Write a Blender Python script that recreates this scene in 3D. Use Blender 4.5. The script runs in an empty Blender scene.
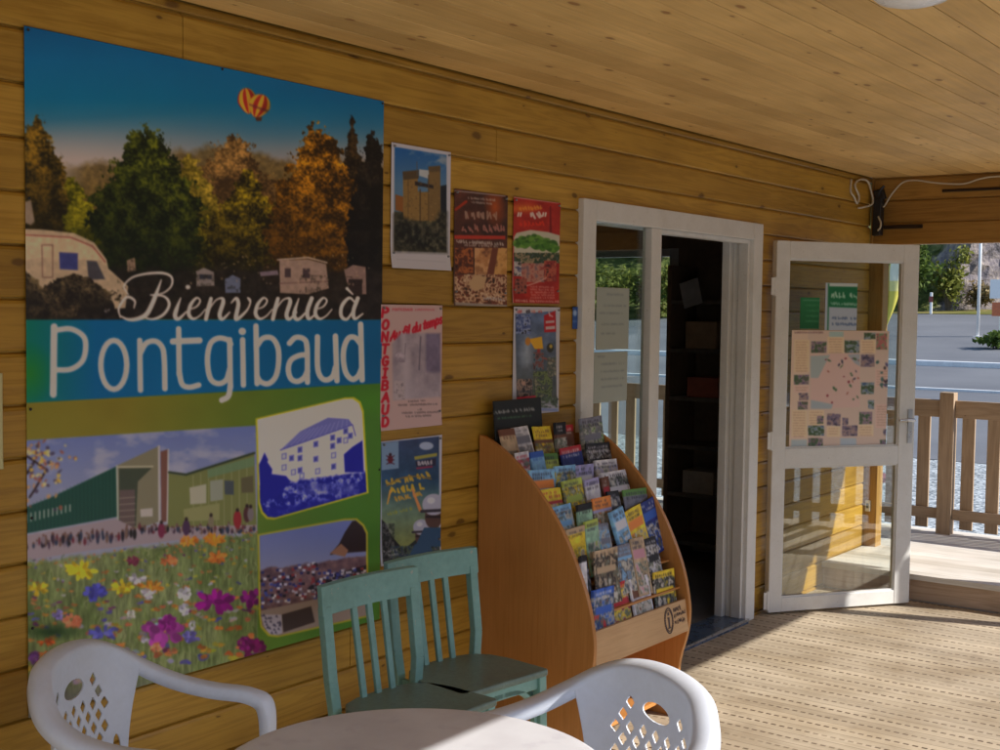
import bpy, bmesh, math, random
import numpy as np
from mathutils import Vector, Matrix, Quaternion, noise as mnoise

random.seed(7)
RNG = np.random.default_rng(11)
rad = math.radians
SC = bpy.context.scene
COL = SC.collection

# ------------------------------------------------------------------ camera, solved from the lines of the photograph
FPX, YAW, PITCH, ROLL = 1245.0, 0.6417, 0.05254, 0.0135
CAMPOS = np.array([2.8048, 0.0, 1.6])

def cam_axes():
    cy, sy, cp, sp = math.cos(YAW), math.sin(YAW), math.cos(PITCH), math.sin(PITCH)
    fwd = np.array([-sy * cp, cy * cp, -sp])
    right = np.array([cy, sy, 0.0])
    up = np.cross(right, fwd)
    cr, sr = math.cos(ROLL), math.sin(ROLL)
    return cr * right + sr * up, -sr * right + cr * up, fwd
RT, UP, FW = cam_axes()

def photo_xy(P):
    """where a world point sits on the 1000x750 photograph (used only to measure artwork on flat prints)"""
    d = P - CAMPOS
    z = d @ FW
    return 500 + FPX * (d @ RT) / z, 375 - FPX * (d @ UP) / z

cam = bpy.data.cameras.new('camera')
cam.sensor_fit = 'HORIZONTAL'; cam.sensor_width = 36.0; cam.lens = 36.0 * FPX / 1000.0
cam.clip_start = 0.02; cam.clip_end = 3000
cam_ob = bpy.data.objects.new('camera', cam); COL.objects.link(cam_ob)
m = Matrix(((RT[0], UP[0], -FW[0], CAMPOS[0]), (RT[1], UP[1], -FW[1], CAMPOS[1]), (RT[2], UP[2], -FW[2], CAMPOS[2]), (0, 0, 0, 1)))
cam_ob.matrix_world = m
SC.camera = cam_ob

# ------------------------------------------------------------------ tags
def tag(o, label=None, cat=None, group=None, kind=None):
    if label: o['label'] = label
    if cat: o['category'] = cat
    if group: o['group'] = group
    if kind: o['kind'] = kind
    return o

def thing(name, label, cat, loc=(0, 0, 0), rz=0.0, group=None):
    o = bpy.data.objects.new(name, None); COL.objects.link(o)
    o.empty_display_size = 0.1
    o.location = loc; o.rotation_euler = (0, 0, rz)
    return tag(o, label, cat, group)

# ------------------------------------------------------------------ mesh builder
class MB:
    def __init__(self): self.v = []; self.f = []; self.mi = []; self.cur = 0
    def add(self, vs, fs):
        b = len(self.v); self.v += [tuple(p) for p in vs]
        for f in fs: self.f.append([b + i for i in f]); self.mi.append(self.cur)
    def box(self, x0, x1, y0, y1, z0, z1):
        self.add([(x0,y0,z0),(x1,y0,z0),(x1,y1,z0),(x0,y1,z0),(x0,y0,z1),(x1,y0,z1),(x1,y1,z1),(x0,y1,z1)],
                 [(0,3,2,1),(4,5,6,7),(0,1,5,4),(1,2,6,5),(2,3,7,6),(3,0,4,7)]); return self
    def obox(self, c, ax, ay, az):
        c, ax, ay, az = map(Vector, (c, ax, ay, az))
        p = [c + ax*i + ay*j + az*k for k in (-1, 1) for (i, j) in ((-1,-1),(1,-1),(1,1),(-1,1))]
        self.add(p, [(0,3,2,1),(4,5,6,7),(0,1,5,4),(1,2,6,5),(2,3,7,6),(3,0,4,7)]); return self
    def bar(self, a, b, w, d, side=(0, 1, 0)):
        a, b = Vector(a), Vector(b); t = (b - a).normalized()
        s = Vector(side); s = (s - t * s.dot(t)).normalized(); n = t.cross(s)
        return self.obox((a + b) / 2, s * w / 2, n * d / 2, (b - a) / 2)
    def prism(self, prof, a, b, axis):
        """prof: closed 2D outline (counter-clockwise), swept from a to b along axis"""
        n = len(prof)
        def P(q, t):
            return {'x': (t, q[0], q[1]), 'y': (q[0], t, q[1]), 'z': (q[0], q[1], t)}[axis]
        vs = [P(q, a) for q in prof] + [P(q, b) for q in prof]
        fs = [(i, (i+1) % n, n + (i+1) % n, n + i) for i in range(n)] + [tuple(range(n))[::-1], tuple(range(n, 2*n))]
        self.add(vs, fs); return self
    def tube(self, pts, r, n=8, cap=True):
        pts = [Vector(p) for p in pts]; rs = r if isinstance(r, (list, tuple)) else [r] * len(pts)
        ref = None; rings = []
        for i, p in enumerate(pts):
            t = (pts[min(i+1, len(pts)-1)] - pts[max(i-1, 0)]).normalized()
            if ref is None: ref = t.orthogonal().normalized()
            ref = (ref - t * ref.dot(t)).normalized(); bi = t.cross(ref)
            rings.append([p + (ref * math.cos(2*math.pi*k/n) + bi * math.sin(2*math.pi*k/n)) * rs[i] for k in range(n)])
        vs = [q for g in rings for q in g]; fs = []
        for i in range(len(pts)-1):
            for k in range(n):
                fs.append((i*n+k, i*n+(k+1) % n, (i+1)*n+(k+1) % n, (i+1)*n+k))
        if cap: fs += [tuple(range(n))[::-1], tuple(range((len(pts)-1)*n, len(pts)*n))]
        self.add(vs, fs); return self
    def lathe(self, prof, c=(0, 0), n=48):
        vs = [(c[0] + r*math.cos(2*math.pi*k/n), c[1] + r*math.sin(2*math.pi*k/n), z) for r, z in prof for k in range(n)]
        fs = []
        for i in range(len(prof)-1):
            for k in range(n): fs.append((i*n+k, i*n+(k+1) % n, (i+1)*n+(k+1) % n, (i+1)*n+k))
        fs += [tuple(range(n))[::-1], tuple(range((len(prof)-1)*n, len(prof)*n))]
        self.add(vs, fs); return self
    def build(self, name, mats, parent=None, bevel=0, smooth=False, seg=2, fix=True):
        me = bpy.data.meshes.new(name); me.from_pydata(self.v, [], self.f)
        for mt in (mats if isinstance(mats, (list, tuple)) else [mats]): me.materials.append(mt)
        if any(self.mi): me.polygons.foreach_set('material_index', self.mi)
        if fix:
            bm = bmesh.new(); bm.from_mesh(me); bmesh.ops.recalc_face_normals(bm, faces=bm.faces); bm.to_mesh(me); bm.free()
        if smooth: me.polygons.foreach_set('use_smooth', [True] * len(me.polygons))
        o = bpy.data.objects.new(name, me); COL.objects.link(o)
        if parent: o.parent = parent
        if bevel:
            md = o.modifiers.new('bevel', 'BEVEL'); md.width = bevel; md.segments = seg; md.limit_method = 'ANGLE'; md.angle_limit = rad(35)
        return o

def catmull(pts, n=8):
    pts = [np.array(p, float) for p in pts]; out = []
    q = [2*pts[0]-pts[1]] + pts + [2*pts[-1]-pts[-2]]
    for i in range(1, len(q)-2):
        for k in range(n):
            t = k / n
            out.append(0.5*((2*q[i]) + (-q[i-1]+q[i+1])*t + (2*q[i-1]-5*q[i]+4*q[i+1]-q[i+2])*t*t + (-q[i-1]+3*q[i]-3*q[i+1]+q[i+2])*t**3))
    out.append(pts[-1]); return out

# ------------------------------------------------------------------ materials
def s2l(c):
    c = np.asarray(c, float) / 255.0
    return np.where(c <= 0.04045, c / 12.92, ((c + 0.055) / 1.055) ** 2.4)

class NT:
    def __init__(self, name):
        self.m = bpy.data.materials.new(name); self.m.use_nodes = True
        self.t = self.m.node_tree; self.t.nodes.clear()
        self.out = self.n('ShaderNodeOutputMaterial')
    def n(self, ty, ins=None, **kw):
        nd = self.t.nodes.new(ty)
        for k, v in kw.items(): setattr(nd, k, v)
        for k, v in (ins or {}).items(): self.set(nd, k, v)
        return nd
    def set(self, nd, k, v):
        if isinstance(v, bpy.types.NodeSocket): self.t.links.new(v, nd.inputs[k])
        else: nd.inputs[k].default_value = v
    def math(self, op, a, b=0.0, c=0.0):
        nd = self.n('ShaderNodeMath', operation=op)
        for i, v in enumerate((a, b, c)): self.set(nd, i, v)
        return nd.outputs[0]
    def mix(self, f, a, b, bt='MIX'):
        nd = self.n('ShaderNodeMix', data_type='RGBA', blend_type=bt)
        for k, v in ((0, f), (6, a), (7, b)):
            if k and not isinstance(v, bpy.types.NodeSocket): v = (*v[:3], 1.0)
            self.set(nd, k, v)
        return nd.outputs[2]
    def ramp(self, f, stops, interp='LINEAR'):
        nd = self.n('ShaderNodeValToRGB'); self.set(nd, 0, f); cr = nd.color_ramp; cr.interpolation = interp
        while len(cr.elements) > 1: cr.elements.remove(cr.elements[-1])
        for i, (p, c) in enumerate(stops):
            e = cr.elements[0] if i == 0 else cr.elements.new(p)
            e.position = p; e.color = (*c, 1) if isinstance(c, tuple) else (c, c, c, 1)
        return nd.outputs[0]
    def noise(self, vec, scale, detail=4, rough=0.55, dist=0.0):
        nd = self.n('ShaderNodeTexNoise', {'Vector': vec, 'Scale': scale, 'Detail': detail, 'Roughness': rough, 'Distortion': dist}); return nd.outputs[0]
    def mapping(self, vec, scale=(1, 1, 1), loc=(0, 0, 0)):
        return self.n('ShaderNodeMapping', {'Vector': vec, 'Scale': scale, 'Location': loc}).outputs[0]
    def coord(self, which='Object'): return self.n('ShaderNodeTexCoord').outputs[which]
    def bsdf(self, col, rough=0.5, spec=0.5, bump=None, bstr=0.3, bdist=0.01, **kw):
        p = self.n('ShaderNodeBsdfPrincipled')
        self.set(p, 'Base Color', (*col[:3], 1.0) if not isinstance(col, bpy.types.NodeSocket) else col)
        self.set(p, 'Roughness', rough); self.set(p, 'Specular IOR Level', spec)
        for k, v in kw.items(): self.set(p, k, v)
        if bump is not None:
            b = self.n('ShaderNodeBump', {'Height': bump, 'Strength': bstr, 'Distance': bdist}); self.t.links.new(b.outputs[0], p.inputs['Normal'])
        self.t.links.new(p.outputs[0], self.out.inputs[0]); return self.m

def m_plain(name, col, rough=0.5, var=0.12, scale=12, spec=0.5, metallic=0.0, bstr=0.08, chips=None, grime=None):
    t = NT(name); co = t.coord()
    n1 = t.noise(co, scale, 5); n2 = t.noise(co, scale * 9, 3)
    f = t.math('ADD', t.math('MULTIPLY', n1, 0.65), t.math('MULTIPLY', n2, 0.35))
    lo = tuple(c * (1 - var * 2) for c in col); hi = tuple(min(1, c * (1 + var)) for c in col)
    c = t.ramp(f, [(0.3, lo), (0.62, hi)])
    if grime: c = t.mix(t.ramp(t.noise(co, 5.5, 6, .7), [(.5, 0.0), (.75, .45)]), c, grime)
    if chips: c = t.mix(t.ramp(t.noise(co, 46, 4, .7, 1.5), [(.655, 0.0), (.675, .85)]), c, chips)
    r = t.ramp(n1, [(0.3, max(0.05, rough - 0.1)), (0.7, min(1, rough + 0.12))])
    return t.bsdf(c, r, spec, bump=n2, bstr=bstr, bdist=0.003, Metallic=metallic)

def m_wood(name, base, dark, axis, pitch=None, pax='Z', off=0.0, knots=0.5, rough=0.45, var=0.25, spec=0.4, grain=1.0, knotcol=(0.08, 0.03, 0.008), kscale=4.2, weather=None, nax='X', cont=0.4):
    """boards: grain streaks along axis, knots, each board its own tone"""
    t = NT(name); co = t.coord(); sep = t.n('ShaderNodeSeparateXYZ', {0: co})
    if pitch:
        idx = t.math('FLOOR', t.math('DIVIDE', t.math('SUBTRACT', sep.outputs[pax], off), pitch))
        wn = t.n('ShaderNodeTexWhiteNoise', {'W': idx}, noise_dimensions='1D')
        rnd = wn.outputs[0]
        sh = t.n('ShaderNodeCombineXYZ', {axis: t.math('MULTIPLY', rnd, 37.0)}).outputs[0]
        co2 = t.n('ShaderNodeVectorMath', {0: co, 1: sh}, operation='ADD').outputs[0]
    else:
        rnd = 0.5; co2 = co
    st = {'X': (0.6, 14, 14), 'Y': (14, 0.6, 14), 'Z': (14, 14, 0.6)}[axis]
    warp = t.noise(t.mapping(co2, tuple(1.5 if s < 1 else 5 for s in st)), 1.0, 2)
    g1 = t.noise(t.mapping(co2, tuple(s * grain for s in st)), 1.0, 6, 0.62, 0.6)
    g2 = t.noise(t.mapping(co2, tuple(s * 4.5 * grain if s > 1 else s * 2 for s in st)), 1.0, 4, 0.6)
    # growth-ring bands
    wv = t.math('FRACT', t.math('ADD', t.math('MULTIPLY', g1, 7.0), t.math('MULTIPLY', warp, 3.0)))
    wv = t.math('ABSOLUTE', t.math('SUBTRACT', t.math('MULTIPLY', wv, 2), 1))
    f = t.math('ADD', t.math('MULTIPLY', wv, cont), t.math('MULTIPLY', g2, 1 - cont))
    c = t.ramp(f, [(0.15, dark), (0.55, base), (0.95, tuple(min(1, b * 1.15) for b in base))])
    if pitch:
        lo, hi = 1 - var, 1 + var * 0.6
        c = t.mix(1.0, c, t.ramp(rnd, [(0.0, (lo, lo * 0.97, lo * 0.93)), (1.0, (hi, hi, hi))]), 'MULTIPLY')
    blot = t.noise(co2, 1.6, 3)
    c = t.mix(1.0, c, t.ramp(blot, [(0.3, (0.8, 0.78, 0.74)), (0.7, (1.1, 1.1, 1.1))]), 'MULTIPLY')
    if weather:
        c = t.mix(t.ramp(t.noise(co, 1.1, 5, 0.6), [(0.35, 0.0), (0.65, 0.75)]), c, weather)
    if knots:
        s2 = t.n('ShaderNodeSeparateXYZ', {0: co2}); across = [q for q in 'XYZ' if q != axis and q != nax][0]
        v2 = t.n('ShaderNodeCombineXYZ', {'X': t.math('MULTIPLY', s2.outputs[axis], 0.55), 'Y': t.math('MULTIPLY', s2.outputs[across], 1.25)}).outputs[0]
        v2 = t.n('ShaderNodeVectorMath', {0: v2, 1: t.n('ShaderNodeVectorMath', {0: t.n('ShaderNodeTexNoise', {'Vector': co2, 'Scale': 30.0}).outputs['Color'], 1: (0.012, 0.012, 0)}, operation='MULTIPLY').outputs[0]}, operation='ADD').outputs[0]
        vo = t.n('ShaderNodeTexVoronoi', {'Vector': v2, 'Scale': kscale, 'Randomness': 1.0}, voronoi_dimensions='2D')
        d = vo.outputs['Distance']
        vr = t.n('ShaderNodeSeparateColor', {0: vo.outputs['Color']}).outputs[0]
        rsz = t.math('MULTIPLY', t.math('POWER', t.math('MAXIMUM', t.math('SUBTRACT', vr, 1 - knots), 0.0), 1.7), 0.16)
        k = t.math('SUBTRACT', 1.0, t.math('DIVIDE', d, t.math('MAXIMUM', rsz, 0.0001)))
        kf = t.ramp(k, [(0.0, 0.0), (0.45, 0.85)])
        c = t.mix(kf, c, knotcol)
        halo = t.ramp(t.math('SUBTRACT', 1.0, t.math('DIVIDE', d, t.math('MAXIMUM', t.math('MULTIPLY', rsz, 2.6), 0.0001))), [(0.0, 0.0), (0.8, 0.3)])
        c = t.mix(halo, c, tuple(x * 0.75 for x in dark))
    r = t.ramp(g2, [(0.3, max(0.05, rough - 0.08)), (0.7, min(1, rough + 0.12))])
    return t.bsdf(c, r, spec, bump=f, bstr=0.25, bdist=0.002)

def m_print(name='printed_sheet', rough=0.5, spec=0.3):
    t = NT(name); a = t.n('ShaderNodeAttribute', attribute_name='print')
    return t.bsdf(a.outputs['Color'], rough, spec)

def m_glass(name='glass', tint=(0.93, 0.97, 0.95), f0=1.5, boost=1.0):
    t = NT(name)
    tr = t.n('ShaderNodeBsdfTransparent', {'Color': (*tint, 1)}); gl = t.n('ShaderNodeBsdfGlossy', {'Roughness': 0.01})
    g = t.n('ShaderNodeNewGeometry'); dt = t.n('ShaderNodeVectorMath', {0: g.outputs['Incoming'], 1: g.outputs['Normal']}, operation='DOT_PRODUCT').outputs['Value']
    f = t.math('ADD', 0.04, t.math('MULTIPLY', 0.96, t.math('POWER', t.math('SUBTRACT', 1.0, t.math('ABSOLUTE', dt)), 5.0)))
    mx = t.n('ShaderNodeMixShader', {0: t.math('MINIMUM', t.math('MULTIPLY', f, boost), 1.0)})
    t.t.links.new(tr.outputs[0], mx.inputs[1]); t.t.links.new(gl.outputs[0], mx.inputs[2]); t.t.links.new(mx.outputs[0], t.out.inputs[0])
    return t.m
# ------------------------------------------------------------------ printed sheets: artwork painted into a fine grid's colour attribute
_LAT = [np.random.default_rng(100 + i).random((128, 128)) for i in range(6)]
def vnoise(x, y, k=0):
    L = _LAT[k % 6]; xi = np.floor(x).astype(int); yi = np.floor(y).astype(int)
    fx = x - xi; fy = y - yi; fx = fx*fx*(3-2*fx); fy = fy*fy*(3-2*fy)
    a, b, c, d = L[yi % 128, xi % 128], L[yi % 128, (xi+1) % 128], L[(yi+1) % 128, xi % 128], L[(yi+1) % 128, (xi+1) % 128]
    return (a*(1-fx)+b*fx)*(1-fy) + (c*(1-fx)+d*fx)*fy
def fbm(x, y, k=0, o=4):
    s = 0; a = 0.5; t = 0
    for i in range(o):
        s = s + a*vnoise(x, y, k+i); t += a; a *= 0.55; x = x*2.03+17.3; y = y*2.03+9.1
    return s / t

class Art:
    """O: top-left corner, es: unit vector along the sheet to the right, w x h metres, et is down"""
    def __init__(self, O, es, w, h, res, et=(0, 0, -1)):
        self.O, self.es, self.et = (np.array(a, float) for a in (O, es, et))
        self.w, self.h = w, h
        self.nx, self.ny = max(2, int(w/res)), max(2, int(h/res))
        S, T = np.meshgrid(np.linspace(0, w, self.nx), np.linspace(0, h, self.ny))
        self.S, self.T = S, T
        self.P = self.O + S[..., None]*self.es + T[..., None]*self.et
        self.X, self.Y = photo_xy(self.P)
        self.c = np.full((self.ny, self.nx, 3), 128.0)
    def put(self, sl, cov, col):
        col = np.asarray(col, float)
        v = self.c[sl]; v += cov[..., None] * ((col if col.ndim == 3 else col[None, None]) - v)
    def sub(self, x0, y0, x1, y1):
        cx = np.where((self.X.max(0) >= x0) & (self.X.min(0) <= x1))[0]; cy = np.where((self.Y.max(1) >= y0) & (self.Y.min(1) <= y1))[0]
        if len(cx) == 0 or len(cy) == 0: return None
        return (slice(cy[0], cy[-1]+1), slice(cx[0], cx[-1]+1))
    def fill(self, col, cov=None):
        self.put((slice(None), slice(None)), np.ones_like(self.X) if cov is None else cov, col)
    def vgrad(self, stops, cov=None):
        ys = [s[0] for s in stops]; cs = np.array([s[1] for s in stops], float)
        self.fill(np.stack([np.interp(self.Y, ys, cs[:, i]) for i in range(3)], -1), cov)
    def poly(self, pts, col, aa=0.8, alpha=1.0, ret=False):
        p = np.array(pts, float); sl = self.sub(p[:, 0].min()-2, p[:, 1].min()-2, p[:, 0].max()+2, p[:, 1].max()+2)
        if sl is None: return
        x, y = self.X[sl], self.Y[sl]; ins = np.zeros(x.shape, bool); d2 = np.full(x.shape, 1e9)
        for (ax, ay), (bx, by) in zip(p, np.roll(p, -1, 0)):
            if ay != by: ins ^= ((ay > y) != (by > y)) & (x < (bx-ax)*(y-ay)/(by-ay)+ax)
            ex, ey = bx-ax, by-ay; t = np.clip(((x-ax)*ex+(y-ay)*ey)/max(ex*ex+ey*ey, 1e-9), 0, 1)
            d2 = np.minimum(d2, (x-ax-t*ex)**2+(y-ay-t*ey)**2)
        cov = np.clip(0.5+np.where(ins, 1, -1)*np.sqrt(d2)/aa, 0, 1)*alpha
        if ret: return sl, cov
        self.put(sl, cov, col)
    def ell(self, cx, cy, rx, ry, col, rot=0.0, alpha=1.0, soft=1.0):
        r = max(rx, ry)+2; sl = self.sub(cx-r, cy-r, cx+r, cy+r)
        if sl is None: return
        c, s = math.cos(rot), math.sin(rot); dx, dy = self.X[sl]-cx, self.Y[sl]-cy
        q = np.sqrt(((dx*c+dy*s)/rx)**2+((-dx*s+dy*c)/ry)**2)
        self.put(sl, np.clip(0.5+(1-q)*min(rx, ry)/soft, 0, 1)*alpha, col)
    def line(self, pts, w, col, alpha=1.0, aa=0.9):
        p = np.array(pts, float); ws = np.full(len(p), w, float) if np.isscalar(w) else np.array(w, float)
        r = ws.max()/2+2; sl = self.sub(p[:, 0].min()-r, p[:, 1].min()-r, p[:, 0].max()+r, p[:, 1].max()+r)
        if sl is None: return
        x, y = self.X[sl], self.Y[sl]; best = np.full(x.shape, -1e9)
        for i in range(len(p)-1):
            (ax, ay), (bx, by) = p[i], p[i+1]; ex, ey = bx-ax, by-ay
            t = np.clip(((x-ax)*ex+(y-ay)*ey)/max(ex*ex+ey*ey, 1e-9), 0, 1)
            best = np.maximum(best, (ws[i]*(1-t)+ws[i+1]*t)/2-np.sqrt((x-ax-t*ex)**2+(y-ay-t*ey)**2))
        self.put(sl, np.clip(0.5+best/aa, 0, 1)*alpha, col)
    def curve(self, pts, w, col, n=6, alpha=1.0):
        q = catmull(pts, n)
        if not np.isscalar(w):
            w = np.interp(np.linspace(0, 1, len(q)), np.linspace(0, 1, len(w)), w)
        self.line(q, w, col, alpha)
    def tree(self, cx, top, base, w, lo, hi, k=0, shape=1.0, warm=None):
        sl = self.sub(cx-w, top-6, cx+w, base+2)
        if sl is None: return
        x, y = self.X[sl], self.Y[sl]; t = np.clip((y-top)/(base-top), 0, 1)
        half = w*0.5*np.clip(np.minimum(1, (t*2.0)**0.8)*(1-0.2*t**4), 0, 1)*shape
        e = (.6*fbm(x/8, y/8, k, 4)+.4*fbm(x/2.5, y/2.5, k+1, 3)-0.5)*w*0.5
        cov = np.clip((half-np.abs(x-cx)+e)/1.6+0.5, 0, 1)*(y >= top-3)*(y <= base)
        n = .45*fbm(x/2.0+3, y/1.8, k+2, 3)+.55*fbm(x/11+3, y/9, k+1, 3); n = np.clip((n-0.36)*2.9, 0, 1)**1.15*np.clip(1.3-t*1.25, 0.0, 1)
        n = np.clip(n*(1.0+0.5*(x-cx)/max(w, 1)), 0, 1)
        col = np.array(lo)[None, None]*(1-n[..., None])+1.22*np.array(hi)[None, None]*n[..., None]
        self.put(sl, cov, col)
    def scrib(self, x0, y0, x1, y1, h, w, col, seed=0, lean=0.0, kind=0):
        """a line of tiny print, too small to read in the photograph"""
        r = random.Random(seed); L = math.hypot(x1-x0, y1-y0); u = ((x1-x0)/L, (y1-y0)/L); v = (-u[1]+lean*u[0], u[0]+lean*u[1]*0)
        s = 0.0
        while s < L-h*0.4:
            if r.random() < 0.16: s += h*0.5; continue
            gw = h*r.uniform(0.4, 0.75)
            def Q(a, b): return (x0+u[0]*(s+a*gw)-v[0]*h*b*-1*-1+0, y0+u[1]*(s+a*gw)-v[1]*h*b)
            pl = [Q(r.uniform(0, .35), r.uniform(.6, 1)), Q(r.uniform(0, .5), r.uniform(0, .4)), Q(r.uniform(.3, .8), r.uniform(.2, .9)), Q(r.uniform(.6, 1), r.uniform(0, .3))]
            if r.random() < .4: pl.append(Q(r.uniform(.2, .9), r.uniform(.5, 1)))
            self.line(pl, w*r.uniform(.7, 1.05), col, alpha=.85); s += gw*1.05+w*0.45
    def photo(self, x0, y0, x1, y1, cols, sc=6, k=0, dx=0, alpha=1.0):
        """a busy printed photo area: patches of the given colours"""
        sl = self.sub(x0, y0, x1, y1)
        if sl is None: return
        x, y = self.X[sl], self.Y[sl]
        n = np.clip((fbm(x/sc, y/sc, k, 4)-0.22)/0.56, 0, 0.999)
        c = np.array(cols, float); i = n*(len(c)-1); a = np.floor(i).astype(int); f = (i-a)[..., None]
        f = np.clip((f-0.2)*1.7, 0, 1)
        col = c[a]*(1-f)+c[np.minimum(a+1, len(c)-1)]*f
        self.put(sl, ((x >= x0) & (x <= x1) & (y >= y0) & (y <= y1))*alpha, col)
    def soften(self, k=1):
        for _ in range(k):
            p = np.pad(self.c, ((1, 1), (1, 1), (0, 0)), 'edge'); self.c = (p[:-2, 1:-1]+p[2:, 1:-1]+p[1:-1, :-2]+p[1:-1, 2:]+2*p[1:-1, 1:-1])/6
    def mesh(self, name, mat, n, curl=0.0, thick=0.0012, K=2.05, parent=None, seed=0, ripple=0.0):
        """grid mesh facing n"""
        n = np.array(n, float); P = self.P.copy(); self.soften(2)
        if curl or ripple:
            t = self.T/self.h; s = self.S/self.w
            d = curl*(np.clip(t-0.8, 0, 1)*5)**2*(0.5+0.5*vnoise(s*3+seed, t*2, seed))
            d = d+ripple*vnoise(s*2.2+seed*3.1, t*2.7, seed+1)
            P = P+d[..., None]*n
        ny, nx = self.ny, self.nx; v = P.reshape(-1, 3)
        idx = np.arange(ny*nx).reshape(ny, nx)
        q = np.stack([idx[:-1, :-1], idx[1:, :-1], idx[1:, 1:], idx[:-1, 1:]], -1).reshape(-1, 4)
        fn = np.cross(P[1, 0]-P[0, 0], P[0, 1]-P[0, 0])
        if fn @ n < 0: q = q[:, ::-1]
        # back side and rim give the sheet its thickness
        ring = np.concatenate([idx[0, :], idx[1:, -1], idx[-1, -2::-1], idx[-2:0:-1, 0]]); nb = len(ring)
        v = np.concatenate([v, v[ring]-n*thick]); b0 = ny*nx
        rim = np.array([(ring[i], ring[(i+1) % nb], b0+(i+1) % nb, b0+i) for i in range(nb)])
        quads = np.concatenate([q, rim])
        me = bpy.data.meshes.new(name); me.vertices.add(len(v)); me.vertices.foreach_set('co', v.ravel())
        me.loops.add(quads.size); me.loops.foreach_set('vertex_index', quads.ravel())
        me.polygons.add(len(quads)); me.polygons.foreach_set('loop_start', np.arange(len(quads))*4)
        me.update(calc_edges=True); me.materials.append(mat)
        lin = np.clip(s2l(np.clip(self.c, 0, 255))*K, 0, 0.86).reshape(-1, 3)
        lin = np.concatenate([lin, lin[ring]]); rgba = np.concatenate([lin, np.ones((len(lin), 1))], 1)
        at = me.color_attributes.new('print', 'FLOAT_COLOR', 'POINT'); at.data.foreach_set('color', rgba.astype(np.float32).ravel())
        o = bpy.data.objects.new(name, me); COL.objects.link(o)
        if parent: o.parent = parent
        return o

def crop(ox, oy, sc): return lambda *p: [(ox+x/sc, oy+y/sc) for x, y in p]

# strokes of the capitals used on the prints, on a 1 x 1 box (y up)
def _arc(cx, cy, rx, ry, a0, a1, n=8): return [(cx+rx*math.cos(rad(a0+(a1-a0)*i/n)), cy+ry*math.sin(rad(a0+(a1-a0)*i/n))) for i in range(n+1)]
CAPS = {
 'P': [[(0.1, 0), (0.1, 1)] + [(0.5, 1)] + _arc(0.5, 0.76, 0.4, 0.24, 90, -90) + [(0.1, 0.52)]],
 'O': [_arc(0.5, 0.5, 0.42, 0.5, 0, 360, 16)], 'N': [[(0.1, 0), (0.1, 1), (0.88, 0), (0.88, 1)]],
 'T': [[(0.5, 0), (0.5, 1)], [(0.05, 1), (0.95, 1)]], 'G': [_arc(0.5, 0.5, 0.42, 0.5, 50, 330, 14) + [(0.88, 0.45), (0.55, 0.45)]],
 'I': [[(0.5, 0), (0.5, 1)], [(0.25, 0), (0.75, 0)], [(0.25, 1), (0.75, 1)]],
 'B': [[(0.1, 0), (0.1, 1), (0.5, 1)] + _arc(0.5, 0.76, 0.33, 0.24, 90, -90) + [(0.1, 0.52), (0.5, 0.52)] + _arc(0.5, 0.26, 0.4, 0.26, 90, -90) + [(0.1, 0)]],
 'A': [[(0.02, 0), (0.5, 1), (0.98, 0)], [(0.2, 0.36), (0.8, 0.36)]],
 'U': [[(0.1, 1), (0.1, 0.35)] + _arc(0.5, 0.35, 0.4, 0.35, 180, 360) + [(0.9, 1)]],
 'D': [[(0.1, 0), (0.1, 1), (0.4, 1)] + _arc(0.4, 0.5, 0.5, 0.5, 90, -90) + [(0.1, 0)]],
 'F': [[(0.1, 0), (0.1, 1), (0.9, 1)], [(0.1, 0.52), (0.7, 0.52)]], 'S': [_arc(0.5, 0.74, 0.38, 0.26, 40, 270, 8) + _arc(0.5, 0.25, 0.38, 0.25, 90, -140, 8)],
 'K': [[(0.1, 0), (0.1, 1)], [(0.85, 1), (0.12, 0.45), (0.9, 0)]], 'E': [[(0.9, 0), (0.1, 0), (0.1, 1), (0.9, 1)], [(0.1, 0.52), (0.75, 0.52)]],
 'L': [[(0.1, 1), (0.1, 0), (0.85, 0)]], 'M': [[(0.05, 0), (0.1, 1), (0.5, 0.3), (0.9, 1), (0.95, 0)]], 'R': [[(0.1, 0), (0.1, 1), (0.5, 1)] + _arc(0.5, 0.76, 0.36, 0.24, 90, -90) + [(0.1, 0.52)], [(0.45, 0.52), (0.9, 0)]],
 'V': [[(0.02, 1), (0.5, 0), (0.98, 1)]], 'C': [_arc(0.5, 0.5, 0.42, 0.5, 45, 315, 12)], "'": [[(0.5, 1), (0.45, 0.75)]], ' ': [],
 'Q': [_arc(0.5, 0.5, 0.42, 0.5, 0, 360, 16), [(0.6, 0.2), (0.95, -0.1)]], 'X': [[(0.05, 0), (0.95, 1)], [(0.05, 1), (0.95, 0)]], 'Y': [[(0.05, 1), (0.5, 0.5), (0.95, 1)], [(0.5, 0.5), (0.5, 0)]],
}
def word(a, text, x0, y0, x1, y1, h, w, col, lean=0.0, gap=0.25):
    """text along the baseline (x0,y0)-(x1,y1), letters h tall, fitted to the baseline's length"""
    L = math.hypot(x1-x0, y1-y0); u = ((x1-x0)/L, (y1-y0)/L); cw = L/(len(text)*(1+gap)-gap); up = (u[1], -u[0])
    for i, ch in enumerate(text):
        b = i*cw*(1+gap)
        for st in CAPS.get(ch, []):
            a.line([(x0+u[0]*(b+p[0]*cw+lean*p[1]*h)+up[0]*p[1]*h, y0+u[1]*(b+p[0]*cw+lean*p[1]*h)+up[1]*p[1]*h) for p in st], w, col)

W_E = (0, 1, 0); XN = (1, 0, 0)
def wall_art(y0, y1, z0, z1, res, x=0.004): return Art((x, y0, z1), W_E, y1-y0, z1-z0, res)

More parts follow.
